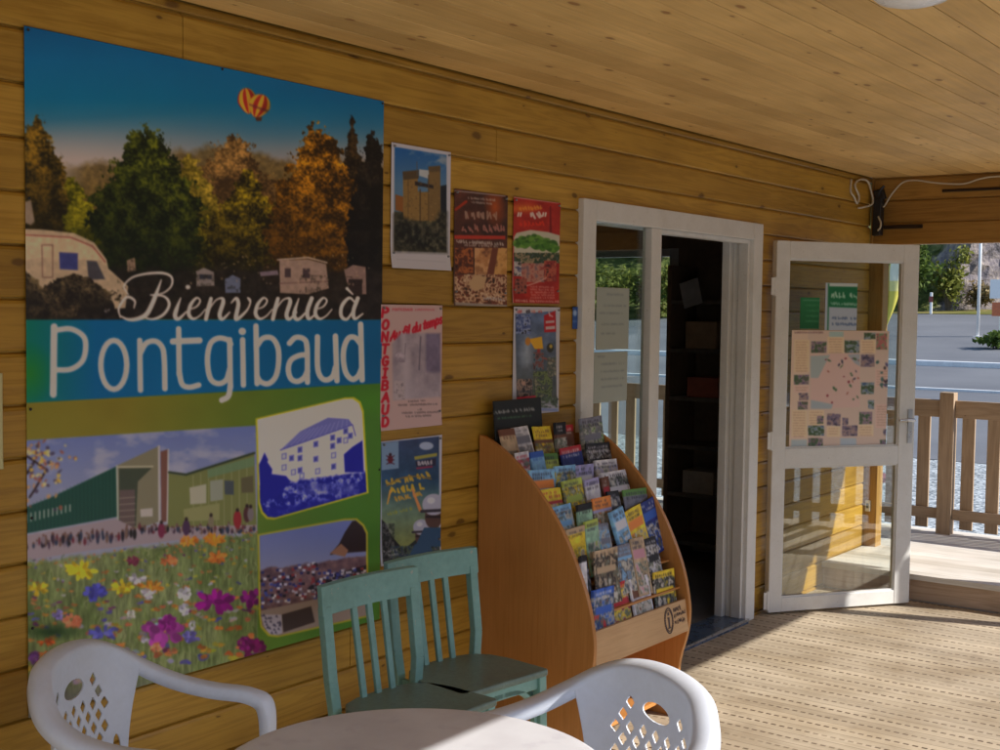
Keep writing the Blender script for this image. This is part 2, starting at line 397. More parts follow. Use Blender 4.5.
# ---------------------------------------------------------------- the big welcome banner
def art_banner():
    a = wall_art(1.776, 3.087, 0.552, 2.281, 0.0022)
    X, Y = a.X, a.Y
    # camping photo: sky, haze, trees
    a.vgrad([(20, (0, 70, 112)), (60, (0, 86, 128)), (98, (8, 92, 128)), (128, (60, 100, 122)), (160, (120, 116, 118)), (200, (84, 76, 58)), (240, (44, 40, 22)), (320, (34, 30, 26))])
    diag = np.clip((X-150)/230, 0, 1)*np.clip((150-Y)/60, 0, 1)
    a.fill((0, 72, 112), diag*0.75)
    hz = np.clip(1-np.abs(Y-165+X*0.06)/42, 0, 1)*np.clip(1-(X-60)/190, 0, 1)*np.clip((X-10)/40, 0, 1)
    a.fill((164, 150, 146), hz*0.75)
    n = fbm(X/16, Y/16, 1, 5)
    a.put((slice(None), slice(None)), np.clip((Y-(148+22*n-14*np.clip((X-120)/60, 0, 1)*np.clip((300-X)/80, 0, 1)))/10, 0, 1)*(Y < 240)*0.8*np.clip((X-55)/30, 0, 1), (np.array([88, 70, 34])[None, None]*(0.55+0.9*fbm(X/4, Y/4, 3, 4)[..., None])))
    a.tree(232, 136, 275, 120, (52, 38, 22), (128, 96, 52), 2)
    a.tree(190, 150, 270, 60, (60, 54, 14), (132, 112, 40), 4)
    a.tree(70, 180, 262, 70, (46, 48, 8), (120, 112, 24), 1)
    a.tree(352, 118, 300, 26, (12, 10, 8), (54, 40, 22), 0, 1.3)
    a.tree(36, 118, 246, 58, (24, 22, 12), (110, 84, 26), 3, 1.1)
    a.tree(180, 190, 285, 76, (20, 22, 8), (112, 100, 20), 5)
    a.tree(248, 172, 290, 82, (20, 18, 8), (124, 106, 20), 2)
    a.tree(318, 124, 300, 104, (36, 24, 8), (156, 104, 22), 1)
    a.tree(146, 122, 288, 104, (12, 20, 10), (78, 82, 22), 3, 1.05)
    a.tree(372, 128, 318, 40, (6, 6, 8), (34, 28, 22), 4, 1.3)
    sl = a.sub(15, 258, 390, 322); x, y = X[sl], Y[sl]
    a.put(sl, np.clip((y-262-8*vnoise(x/14, y/14, 2))/8, 0, 1)*0.85, np.array([30, 25, 24])[None, None]*(0.5+1.1*fbm(x/6, y/6, 2, 3)[..., None]))
    # camper van at the left and further vans
    C = crop(20, 200, 2.778)
    a.poly(C((0, 80), (60, 82), (150, 92), (205, 118), (240, 165), (245, 190), (300, 240), (292, 300), (10, 320), (0, 320)), (150, 132, 112))
    a.poly(C((0, 92), (150, 106), (210, 140), (232, 168), (60, 160), (0, 170)), (166, 146, 122))
    a.line(C((0, 96), (140, 104), (200, 128), (236, 172)), 1.2, (120, 62, 60)); a.line(C((60, 125), (62, 215), (90, 215), (90, 125), (60, 125)), 1.0, (104, 74, 70))
    a.poly(C((108, 145), (160, 148), (160, 195), (110, 192)), (52, 56, 104)); a.poly(C((185, 168), (212, 170), (236, 220), (190, 222)), (60, 58, 66))
    a.ell(*C((240, 300))[0], 8, 9, (24, 20, 22)); a.ell(*C((240, 302))[0], 3.4, 4, (96, 90, 92))
    a.poly(C((0, 10), (30, 0), (40, 60), (30, 70), (5, 60)), (118, 104, 92))
    for cx, cy, rx, ry in ((150, 255, 60, 46), (40, 290, 60, 50), (10, 240, 26, 40)):
        px, py = C((cx, cy))[0]
        a.tree(px, py-ry/2.4, py+ry/2.2, rx/1.1, (26, 22, 20), (84, 72, 52), 2, 1.5)
    a.poly(C((720, 168), (800, 165), (850, 178), (858, 245), (800, 262), (722, 258)), (128, 108, 100)); a.poly(C((735, 190), (752, 190), (752, 215), (735, 215)), (60, 48, 52)); a.poly(C((785, 190), (805, 190), (805, 218), (785, 216)), (60, 48, 52))
    a.line(C((715, 166), (800, 160), (852, 174)), 1.6, (150, 134, 126)); a.line(C((720, 232), (856, 226)), 1.0, (92, 70, 70))
    a.poly(C((665, 200), (715, 195), (718, 208), (668, 212)), (104, 92, 104))
    a.poly(C((900, 195), (925, 180), (960, 186), (962, 262), (915, 262)), (112, 92, 88)); a.poly(C((912, 220), (950, 220), (950, 262), (912, 262)), (40, 30, 30))
    a.poly(C((488, 198), (510, 188), (538, 200), (540, 238), (490, 240)), (112, 104, 104)); a.poly(C((498, 206), (532, 208), (532, 220), (498, 220)), (44, 44, 54))
    a.poly(C((568, 220), (590, 208), (612, 218), (612, 258), (570, 258)), (84, 90, 112)); a.poly(C((296, 168), (318, 160), (322, 196), (298, 200)), (122, 102, 88))
    r = random.Random(3)
    for i in range(60):
        px, py = r.uniform(190, 375), r.uniform(255, 285); a.ell(px, py, r.uniform(.5, 1.2), r.uniform(.5, 1.2), (140, 120, 100), alpha=.6)
    # light and grime on the vans
    sl = a.sub(15, 225, 390, 322); x, y = X[sl], Y[sl]; nz = fbm(x/4, y/4, 1, 4); a.c[sl] *= (.9+.2*nz)[..., None]
    for x0, y0, x1, y1, k in ((118, 262, 200, 300, 1), (170, 268, 262, 318, 2), (300, 278, 360, 318, 3)):
        s2 = a.sub(x0, y0, x1, y1); xx, yy = X[s2], Y[s2]; q = fbm(xx/3, yy/3, k, 4); a.put(s2, np.clip((q-.52)*5, 0, 1)*.55, (26, 24, 18))
    # hot-air balloons
    sl = a.sub(230, 82, 276, 124); x, y = X[sl], Y[sl]
    for cx, cy, rx, ry, rot in ((247, 101, 9.5, 13, -.15), (259, 106, 11, 12, .35)):
        dx, dy = x-cx, y-cy; c, s_ = math.cos(rot), math.sin(rot); u, v = dx*c+dy*s_, -dx*s_+dy*c
        low = np.where(v > 0, 1-.35*np.clip(v/ry, 0, 1), 1.0); q = np.hypot(u/(rx*low), v/ry); cov = np.clip(.5+(1-q)*7, 0, 1)
        ph = u/(rx*low*np.sqrt(np.clip(1-(v/ry)**2, .08, 1))); st = .5+.5*np.sin(ph*7.5+(1.2 if rot > 0 else 0))
        st = np.clip((st-.5)*3+.5, 0, 1)[..., None]; col = np.array([186, 132, 44])*st+np.array([138, 40, 34])*(1-st)
        bd = np.clip(1-np.abs(v-2)/2.2, 0, 1)[..., None]*(rot > 0); col = col*(1-bd*.7)+np.array([70, 34, 50])*bd*.7
        col = col*(1-.35*np.clip(u/rx, 0, 1))[..., None]; a.put(sl, cov, col)
    a.poly([(255, 117), (262, 117), (261, 121), (256, 121)], (70, 40, 30))
    # lower panel: olive to green
    u = np.clip((X-120)/230, 0, 1)[..., None]; v = np.clip((Y-400)/200, 0, 1)[..., None]
    low = np.array([108, 100, 36])*(1-u)+np.array([58, 96, 34])*u; low = low*(1-.25*v)+np.array([66, 100, 46])*.25*v
    low = low*(0.96+0.08*fbm(X/40, Y/40, 5, 3)[..., None])
    band_lo = 403-(X-22)*0.055
    a.fill(low, (Y > 319.5)*1.0)
    bl = np.array([4, 96, 84])*np.clip(1-(X-25)/70, 0, 1)[..., None]+np.array([0, 84, 132])*np.clip((X-25)/70, 0, 1)[..., None]
    bl = bl*(1-.12*np.clip((X-200)/180, 0, 1))[..., None]
    a.fill(bl, np.clip((Y-319.3)/.8, 0, 1)*np.clip((band_lo-Y)/.8+.5, 0, 1))
    g = np.clip(1-np.hypot((X-30)/26, (Y-374)/34), 0, 1)*np.clip((band_lo-Y)/3, 0, 1)*(Y > 321); a.fill((34, 104, 44), g)
    g = np.clip(1-np.hypot((X-370)/30, (Y-402)/20), 0, 1)*(Y > band_lo); a.fill((60, 110, 30), g*.6)
    # "Pontgibaud"
    wc = (160, 158, 172); F = lambda w, *p: a.curve(C(*p), w, wc, 5)
    L = lambda w, *p: a.line(C(*p), w, wc)
    W = 5.6
    L(7.0, (94, 352), (92, 540)); F(W, (96, 362), (140, 358), (175, 378), (182, 410), (172, 448), (140, 470), (96, 472))
    el = lambda cx, cy, rx, ry, w: a.line(C(*[(cx+rx*math.cos(i*math.pi/12), cy+ry*math.sin(i*math.pi/12)) for i in range(25)]), w, wc)
    el(260, 458, 36, 68, W)
    L(W, (332, 390), (334, 528)); F(W, (334, 425), (350, 398), (375, 392), (394, 408), (400, 440), (402, 524))
    L(W, (440, 358), (442, 485)); F(W, (442, 480), (450, 512), (470, 520), (496, 514)); L(6.4, (424, 393), (498, 390))
    F(W, (585, 400), (575, 388), (550, 384), (528, 400), (520, 445), (528, 495), (550, 510), (572, 500), (582, 470)); L(W, (582, 388), (584, 520)); F(W, (584, 515), (578, 545), (560, 556)); 
    L(W, (618, 388), (620, 514)); a.ell(*C((617, 365))[0], 3.8, 3.8, wc)
    L(W, (655, 350), (658, 510)); F(W, (658, 405), (675, 384), (700, 384), (716, 410), (718, 450), (710, 490), (690, 510), (668, 505), (658, 490))
    F(W, (748, 398), (765, 382), (788, 386), (797, 410), (798, 506)); F(W, (797, 430), (775, 432), (752, 445), (745, 470), (752, 496), (770, 504), (788, 494), (798, 475))
    F(W, (826, 380), (826, 460), (834, 490), (850, 500), (868, 490), (876, 465)); L(W, (876, 378), (880, 502))
    L(W, (946, 345), (950, 500)); F(W, (946, 400), (930, 382), (912, 384), (900, 410), (898, 445), (905, 480), (922, 498), (938, 490), (948, 470))
    # "Bienvenue a" in a copperplate hand
    wc2 = (168, 160, 158)
    def S(ws, *p): a.curve(C(*p), [q * 1.22 + .15 for q in ws], wc2, 6)
    S([1, 1.6, 2.2, 1.6, 1], (300, 262), (288, 240), (310, 216), (350, 205), (395, 203), (420, 214), (420, 238), (398, 258), (366, 264))
    S([1, 2.4, 2.4, 1], (362, 264), (400, 268), (414, 290), (398, 318), (368, 331), (340, 325))
    S([1, 3.6, 4, 3, 1.2], (392, 222), (380, 255), (366, 290), (350, 318), (326, 330), (300, 332), (278, 322))
    S([1, 2.2, 2.2, 1], (278, 326), (274, 300), (296, 270), (318, 280), (316, 300))
    S([1, 3.6, 3.4, 1.2], (446, 272), (436, 298), (430, 322), (440, 330), (462, 310)); a.ell(*C((466, 242))[0], 2.4, 2.2, wc2)
    def e(x): S([1, 1.6, 1.4, 3, 3.2, 1.4, 1], (x, 304), (x+20, 296), (x+30, 280), (x+20, 272), (x+4, 290), (x-2, 316), (x+10, 330), (x+28, 322), (x+44, 304))
    def nn(x): S([3, 3.6, 3.2], (x+14, 274), (x+6, 304), (x, 331)); S([1, 1.4, 3.4, 3.4, 1.2], (x+4, 312), (x+26, 280), (x+44, 273), (x+48, 284), (x+38, 318), (x+46, 331), (x+66, 312))
    e(470); nn(516)
    S([1, 3, 3.6, 1.4, 1.2, 1], (586, 286), (600, 273), (606, 290), (600, 331), (630, 306), (640, 280), (632, 272), (640, 286))
    e(656); nn(702)
    S([1, 3.4, 3.2, 1.2], (774, 274), (764, 304), (762, 324), (774, 331), (798, 308)); S([3.4, 3.4, 1.2], (810, 273), (798, 308), (802, 330), (820, 318)); e(822)
    S([1.4, 3, 3, 1.4], (930, 284), (914, 272), (894, 294), (892, 322), (908, 331), (926, 306)); S([3.4, 3.2, 1.2], (938, 273), (926, 308), (930, 330), (952, 316)); S([2.4, 1.2], (908, 246), (924, 262))
    # school and flower meadow
    C = crop(20, 430, 4.1667)
    top = 440-(X-22)*0.064; right = 257.5
    mk = np.clip((Y-top)/.8, 0, 1)*np.clip((right-X)/.8, 0, 1)
    sky = np.array([88, 100, 150])*np.clip((520-Y)/90, 0, 1)[..., None]+np.array([120, 122, 140])*np.clip(1-(520-Y)/90, 0, 1)[..., None]
    cl = np.clip((fbm(X/26, Y/13, 4, 4)-.5)*4, 0, 1)[..., None]; sky = sky*(1-cl*.6)+np.array([150, 148, 160])*cl*.6
    a.fill(sky, mk)
    a.poly(C((15, 325), (120, 285), (400, 152), (410, 360), (20, 432)), (26, 58, 52)); 
    for i in range(24): a.line(C((40+i*15.5, 310-i*6.6), (42+i*15.5, 424-i*2.8)), .7, (40, 78, 66), alpha=.55)
    for i in range(11): a.line(C((28+i*18, 350-i*3.8), (28+i*18, 384-i*4.6)), 1.4, (128, 134, 128))
    a.poly(C((400, 150), (580, 66), (584, 380), (405, 440)), (104, 100, 84)); a.poly(C((412, 160), (548, 158), (490, 215), (482, 400), (412, 420)), (54, 60, 50)); a.poly(C((414, 250), (478, 248), (478, 400), (414, 410)), (82, 70, 70))
    for i in range(5): a.line(C((415, 285+i*26), (478, 280+i*26)), .8, (120, 112, 104))
    a.line(C((403, 150), (408, 425)), 1.6, (140, 146, 140)); a.line(C((408, 154), (552, 152)), 1.5, (150, 146, 128)); a.line(C((578, 68), (580, 385)), 2.0, (150, 146, 148)); a.poly(C((585, 90), (616, 80), (614, 380), (588, 384)), (96, 66, 60)); a.line(C((617, 82), (613, 385)), 1.6, (150, 146, 150))
    a.poly(C((500, 330), (552, 325), (552, 360), (502, 362)), (148, 142, 140)); 
    a.poly(C((618, 180), (680, 190), (975, 95), (985, 405), (615, 420)), (96, 100, 62)); a.line(C((620, 176), (690, 186), (975, 96)), 2.2, (40, 50, 36))
    r = random.Random(9)
    for i in range(8): a.line(C((720+i*32, 190-i*9), (722+i*32, 400)), .7, (130, 130, 100), alpha=.7)
    a.poly(C((705, 240), (775, 225), (775, 305), (708, 310)), (140, 138, 124)); a.poly(C((790, 212), (845, 205), (845, 290), (792, 298)), (118, 122, 112)); a.poly(C((850, 210), (890, 212), (890, 270), (852, 268)), (60, 66, 74)); a.poly(C((920, 200), (970, 190), (972, 260), (922, 262)), (78, 74, 56)); a.poly(C((680, 330), (830, 305), (830, 375), (684, 380)), (116, 116, 80))
    a.poly(C((780, 165), (975, 110), (975, 150), (782, 200)), (86, 110, 86), alpha=.8)
    # plaza and people
    gl = lambda x: 545-(x-20)*0.135
    a.poly(C((20, 440), (400, 370), (480, 410), (985, 395), (985, 420), (300, 500), (20, 545)), (128, 116, 124))
    for i in range(150):
        px = r.uniform(22, 980); bs = 505-(px)*0.105+r.uniform(-26, 4)
        if px > 480: bs = 432-r.uniform(0, 22)
        c = r.choice(((36, 30, 40), (60, 44, 60), (110, 100, 112), (90, 40, 52), (44, 50, 70), (30, 28, 30), (96, 76, 70)))
        q = C((px, bs))[0]; hh = r.uniform(5, 11) if px < 480 else r.uniform(3, 7)
        a.ell(q[0], q[1]-hh*.4, r.uniform(1, 1.9), hh*.5, c); a.ell(q[0], q[1]-hh*.9, 1, 1.1, (90, 66, 60))
    for px, bs, hh, c in ((905, 410, 20, (120, 36, 44)), (945, 385, 18, (66, 40, 44)), (960, 380, 16, (100, 92, 96)), (692, 440, 18, (60, 40, 66)), (795, 408, 14, (104, 96, 80)), (588, 450, 17, (96, 36, 60))):
        q = C((px, bs))[0]; a.ell(q[0], q[1]-hh*.45, hh*.2, hh*.45, c); a.ell(q[0], q[1]-hh*.92, 1.6, 1.9, (40, 30, 30))
    # meadow
    gy = 430+(545-(X-20)*4.1667*0.13-0)/4.1667
    mm = np.clip((Y-(430+(560-(X-20)*4.1667*0.135)/4.1667)+4*vnoise(X/5, Y/5, 1))/4, 0, 1)*np.clip((right-X)/.8, 0, 1)
    g1 = fbm(X/2.2, Y/11, 2, 4)[..., None]; g2 = fbm(X/30, Y/30, 0, 3)[..., None]
    a.fill((np.array([74, 88, 48])*(1-g2)+np.array([112, 118, 84])*g2)*(0.66+.66*g1), mm)
    for i in range(420):
        px = r.uniform(24, 256); py = r.uniform(505, 700); b = 565-(px-20)*.135
        if py < b: continue
        s = .8+2.6*(py-b)/150
        a.curve([(px, py), (px+r.uniform(-3, 3), py-6*s*.6), (px+r.uniform(-5, 5), py-9*s*.7)], .8, r.choice(((52, 70, 26), (130, 134, 96), (86, 104, 54), (112, 120, 70))), 3, alpha=.7)
    cols = [(176, 148, 36)]*5+[(186, 104, 36)]*5+[(172, 90, 50)]*3+[(160, 154, 164)]*4+[(74, 70, 150)]*2+[(130, 110, 120)]*2+[(104, 32, 92)]
    for i in range(400):
        px = r.uniform(24, 257); b = 562-(px-20)*.13; py = b+r.random()**1.6*130
        s = 1.0+3.0*(py-b)/130; c = r.choice(cols); f = r.uniform(.75, 1.0); c = tuple((v*.72+.28*104)*f for v in c)
        for k in range(2+int(s)): a.ell(px+r.uniform(-s, s), py+r.uniform(-.5, .5)*s, s*r.uniform(.4, 1.0), s*r.uniform(.25, .6), tuple(v*r.uniform(.85, 1.1) for v in c), r.uniform(-.5, .5))
    def flower(px, py, rx, ry, c, k=26):
        for i in range(k):
            t = r.uniform(0, 6.28); q = r.random()**.5; f = r.uniform(.7, 1.2)
            a.ell(px+rx*q*math.cos(t), py+ry*q*math.sin(t), rx*.28, ry*.3, tuple(min(255, v*f) for v in c), t)
    C1 = crop(20, 430, 4.1667)
    for fx, fy, rx, ry, c in ((318, 678, 11, 7.5, (66, 66, 150)), (815, 715, 19, 9, (116, 22, 104)), (965, 700, 10, 8, (100, 24, 90)), (255, 585, 15, 7, (176, 152, 38)), (425, 655, 10, 6, (170, 146, 40)), (700, 462, 9, 4, (188, 108, 40)), (810, 455, 10, 4.5, (184, 110, 36)), (820, 530, 9, 5, (176, 100, 46)), (540, 652, 12, 4, (180, 112, 40)), (490, 618, 9, 4, (160, 154, 166)), (535, 682, 7, 5, (156, 150, 160)), (685, 680, 6, 7, (160, 156, 166)), (75, 662, 10, 5, (166, 140, 40)), (620, 545, 8, 4.5, (176, 98, 60)), (470, 545, 6, 4, (100, 40, 62))):
        q = C1((fx, fy))[0]; flower(q[0], q[1], rx, ry, c)
    C2 = crop(0, 560, 5)
    for fx, fy, rx, ry, c in ((805, 355, 19, 13, (132, 54, 124)), (840, 315, 9, 7, (112, 30, 104)), (515, 365, 12, 6, (80, 80, 160)), (955, 385, 8, 5, (92, 86, 150)), (360, 305, 9, 6, (178, 100, 72)), (290, 275, 5, 5, (108, 96, 150)), (780, 440, 5, 5, (180, 110, 80)), (655, 275, 4, 5, (150, 146, 140)), (920, 245, 5, 6, (150, 146, 160)), (960, 325, 3, 5, (150, 148, 156)), (1270, 445, 11, 9, (92, 20, 70)), (1220, 420, 6, 7, (100, 26, 84)), (230, 410, 8, 3, (160, 70, 30)), (170, 490, 5, 6, (84, 50, 104)), (720, 395, 3, 4, (150, 146, 160))):
        q = C2((fx, fy))[0]; flower(q[0], q[1], rx, ry, c)
    dk = np.clip(1-np.hypot((X-52)/38, (Y-632)/10), 0, 1)*mm; a.fill((20, 44, 20), dk*.9)
    # apricot blossom twigs in the photo's corner
    a.line(C((0, 90), (60, 130), (110, 165), (60, 250), (40, 280)), 2, (44, 30, 34)); a.line(C((60, 130), (30, 180)), 2.2, (40, 28, 30))
    for i in range(120):
        px, py = r.gauss(80, 60), r.gauss(150, 75)
        if px < 12 or px > 235 or py < 40: continue
        a.ell(*C((px, py))[0], r.uniform(1, 3), r.uniform(.8, 2.2), r.choice(((176, 150, 70), (160, 120, 80), (120, 70, 60), (170, 160, 110), (60, 50, 70))), r.uniform(0, 3), alpha=.85)
    fd = np.clip((Y-(672-(X-30)*.02))/26, 0, 1)*np.clip((right-X)/2, 0, 1); a.fill((84, 76, 100), fd*.55)
    # blue house picture
    C = crop(240, 390, 5.357)
    out = C(*([(82, 152), (560, 40)] + [(610, 38), (645, 62), (662, 110)] + [(688, 552), (180, 694)] + [(140, 690), (112, 660), (96, 610)]))
    a.poly(out, (152, 148, 36)); cx, cy = np.mean(np.array(out), 0)
    inn = [(cx+(p[0]-cx)*.965, cy+(p[1]-cy)*.968) for p in out]
    sl, cov = a.poly(inn, None, ret=True); x, y = X[sl], Y[sl]
    base = np.array([166, 164, 186])[None, None]*np.ones(x.shape+(1,))
    q = np.clip((y-(486-(x-256)*.14)+2*vnoise(x/3, y/3, 1))/3, 0, 1)[..., None]
    tx = fbm(x/4, y/4, 3, 4)[..., None]
    base = base*(1-q)+q*np.clip(np.array([20, 24, 118])+np.array([120, 120, 96])*np.clip((tx-.45)*3, 0, 1), 0, 255)
    q2 = np.clip((y-(508-(x-256)*.17))/5, 0, 1)[..., None]*.8; base = base*(1-q2)+q2*np.array([24, 26, 124])
    a.put(sl, cov, base); bl = (24, 26, 122); b2 = (88, 90, 150)
    a.poly(C((215, 322), (320, 222), (470, 148), (580, 155), (602, 185), (400, 258)), b2); 
    for i in range(12): a.line(C((240+i*30, 305-i*9), (330+i*22, 222-i*6)), .6, (124, 126, 172), alpha=.8)
    a.line(C((215, 322), (400, 258), (602, 186), (618, 245)), 1, (60, 60, 140))
    for i, (wx, wy) in enumerate([(235, 355), (320, 320), (320, 365), (235, 415), (320, 430), (275, 365), (285, 440), (405, 290), (405, 370), (415, 435), (495, 255), (495, 300), (500, 350), (500, 410), (565, 220), (565, 270), (530, 270), (590, 245), (330, 460)]):
        a.poly(C((wx-14, wy-14), (wx+14, wy-20), (wx+14, wy+14), (wx-14, wy+19)), b2, alpha=.9); a.poly(C((wx-8, wy-8), (wx+7, wy-12), (wx+7, wy+8), (wx-8, wy+12)), (54, 56, 130) if i % 3 else (150, 150, 180))
    def stree(pts):
        for i in range(5): pass
        a.poly(C(*pts), bl, aa=1.4)
    stree([(130, 335), (150, 375), (145, 385), (172, 425), (168, 450), (245, 460), (270, 490), (200, 570), (110, 600), (100, 400), (115, 370)])
    stree([(555, 345), (600, 305), (655, 270), (662, 440), (560, 440)])
    a.photo(*C((300, 500))[0], *C((640, 560))[0], [(30, 34, 120), (70, 74, 150), (120, 122, 172)], 5, 2, alpha=.55)
    # market picture
    out = C(*[(p[0], p[1]+642) for p in [(92, 134), (570, 48), (610, 42), (650, 58), (684, 110), (688, 380), (690, 600), (200, 682), (150, 675), (108, 632), (100, 580)]])
    C3 = crop(240, 510, 5.357)
    out = C3((92, 130), (560, 46), (625, 44), (664, 78), (684, 120), (688, 572), (200, 682), (150, 675), (108, 628), (100, 560))
    a.poly(out, (140, 132, 42)); cx, cy = np.mean(np.array(out), 0)
    inn = [(cx+(p[0]-cx)*.965, cy+(p[1]-cy)*.968) for p in out]
    sl, cov = a.poly(inn, None, ret=True); x, y = X[sl], Y[sl]
    n1 = fbm(x/5, y/5, 1, 4)[..., None]
    base = np.array([88, 96, 142])*np.clip((570-y)/40, 0, 1)[..., None]+np.array([112, 114, 142])*np.clip(1-(570-y)/40, 0, 1)[..., None]
    hill = np.clip((y-(566-(x-262)*.13+5*fbm(x/8, y/8, 2, 3)))/2, 0, 1)[..., None]
    base = base*(1-hill)+hill*(np.array([56, 42, 56])*(1-n1)+np.array([120, 92, 90])*n1)
    a.put(sl, cov, base)
    sl2 = a.sub(260, 510, 372, 640); inm = np.zeros_like(X); inm[sl] = cov
    def mask(pts, col, al=1): 
        r2 = a.poly(pts, None, ret=True)
        if r2: a.put(r2[0], r2[1]*inm[r2[0]]*al, col)
    mask(C3((480, 240), (530, 180), (560, 120), (600, 60), (690, 40), (690, 220), (560, 230)), (40, 30, 34))
    mask(C3((480, 232), (540, 180), (580, 215), (560, 250)), (122, 88, 72)); mask(C3((360, 420), (420, 370), (690, 290), (690, 340), (400, 440)), (30, 28, 38))
    for i in range(240):
        px, py = r.uniform(105, 690), 0
        py = r.uniform(330, 520)-(px-105)*.16
        if px > 420: py = r.uniform(330, 400)-(px-420)*.1
        q = C3((px, py))[0]; mask([(q[0]-1.6, q[1]-1), (q[0]+1.7, q[1]-1.4), (q[0]+1.4, q[1]+1.5), (q[0]-1.5, q[1]+1.2)], r.choice(((144, 140, 156), (160, 156, 164), (40, 40, 84), (30, 26, 40), (110, 44, 50), (52, 60, 120), (90, 82, 96))))
    mask(C3((105, 540), (390, 480), (690, 430), (690, 580), (200, 684), (105, 640)), (120, 106, 100)); mask(C3((222, 560), (380, 515), (400, 600), (232, 655)), (54, 44, 44)); mask(C3((108, 560), (222, 560), (225, 660), (150, 680)), (140, 134, 146))
    for i in range(30):
        q = C3((r.uniform(110, 215), r.uniform(560, 670)))[0]; mask([(q[0]-1.5, q[1]), (q[0], q[1]-2), (q[0]+1.5, q[1]+1)], (60, 56, 76))
    # soft wear of the print
    a.c = np.clip((a.c-84)*1.16+90, 3, 200)
    a.c *= (0.97+0.06*fbm(X/60, Y/60, 3, 3))[..., None]
    return a
def art_castle():
    a = wall_art(3.127, 3.440, 1.735, 2.152, 0.0019)
    a.fill((156, 154, 164)); C = crop(360, 120, 4.1667); X, Y = a.X, a.Y
    fr = C((143, 112), (360, 146), (360, 552), (140, 545)); sl, cov = a.poly(fr, None, ret=True); x, y = X[sl], Y[sl]
    b = np.array([24, 74, 130])*np.clip((185-y)/35, 0, 1)[..., None]+np.array([70, 100, 130])*np.clip(1-(185-y)/35, 0, 1)[..., None]
    cl = np.clip((fbm(x/12, y/8, 2, 4)-.46)*5, 0, 1)[..., None]*np.clip(1-np.abs(y-160)/14, 0, 1)[..., None]
    b = b*(1-cl*.7)+np.array([140, 140, 140])*cl*.7
    gr = np.clip((y-(206+6*vnoise(x/5, y/5, 2)))/3, 0, 1)[..., None]; b = b*(1-gr)+gr*(np.array([22, 24, 22])+np.array([66, 60, 40])*fbm(x/3, y/3, 1, 4)[..., None])
    a.put(sl, cov, b)
    a.poly(C((146, 310), (180, 320), (180, 385), (146, 375)), (112, 70, 36)); a.poly(C((335, 275), (360, 270), (360, 400), (335, 400)), (20, 26, 34))
    st = (112, 88, 50)
    a.poly(C((178, 232), (240, 232), (240, 300), (330, 300), (332, 420), (180, 420)), st); a.poly(C((286, 198), (334, 196), (336, 420), (286, 420)), (98, 78, 48)); a.poly(C((176, 215), (244, 208), (244, 244), (180, 250)), (66, 54, 40)); a.poly(C((228, 255), (306, 272), (306, 286), (228, 272)), (36, 30, 30)); a.poly(C((284, 194), (334, 190), (334, 215), (284, 218)), (76, 62, 44))
    a.poly(C((246, 205), (286, 210), (286, 245), (246, 232)), (146, 150, 154)); a.line(C((236, 175), (238, 232)), .8, (70, 70, 74)); a.line(C((250, 290), (250, 420)), 1.2, (62, 48, 34)); a.line(C((200, 250), (200, 420)), .8, (84, 66, 42)); a.line(C((285, 230), (285, 420)), .9, (72, 56, 36))
    r = random.Random(4)
    for i in range(120):
        p = C((r.uniform(182, 332), r.uniform(250, 430)))[0]; a.ell(p[0], p[1], .8, .5, r.choice(((130, 104, 62), (84, 66, 40), (70, 54, 36))), alpha=.6)
    sl2, cov2 = a.poly(C((143, 395), (220, 420), (300, 450), (335, 380), (360, 385), (360, 552), (142, 546)), None, ret=True, aa=6)
    x, y = X[sl2], Y[sl2]; t = fbm(x/3.5, y/3.5, 3, 4)[..., None]; a.put(sl2, cov2*cov.max(), np.array([18, 20, 20])+np.array([64, 58, 42])*np.clip((t-.35)*2, 0, 1))
    a.line(C((150, 580), (355, 592)), .6, (120, 120, 130), alpha=.5)
    return a

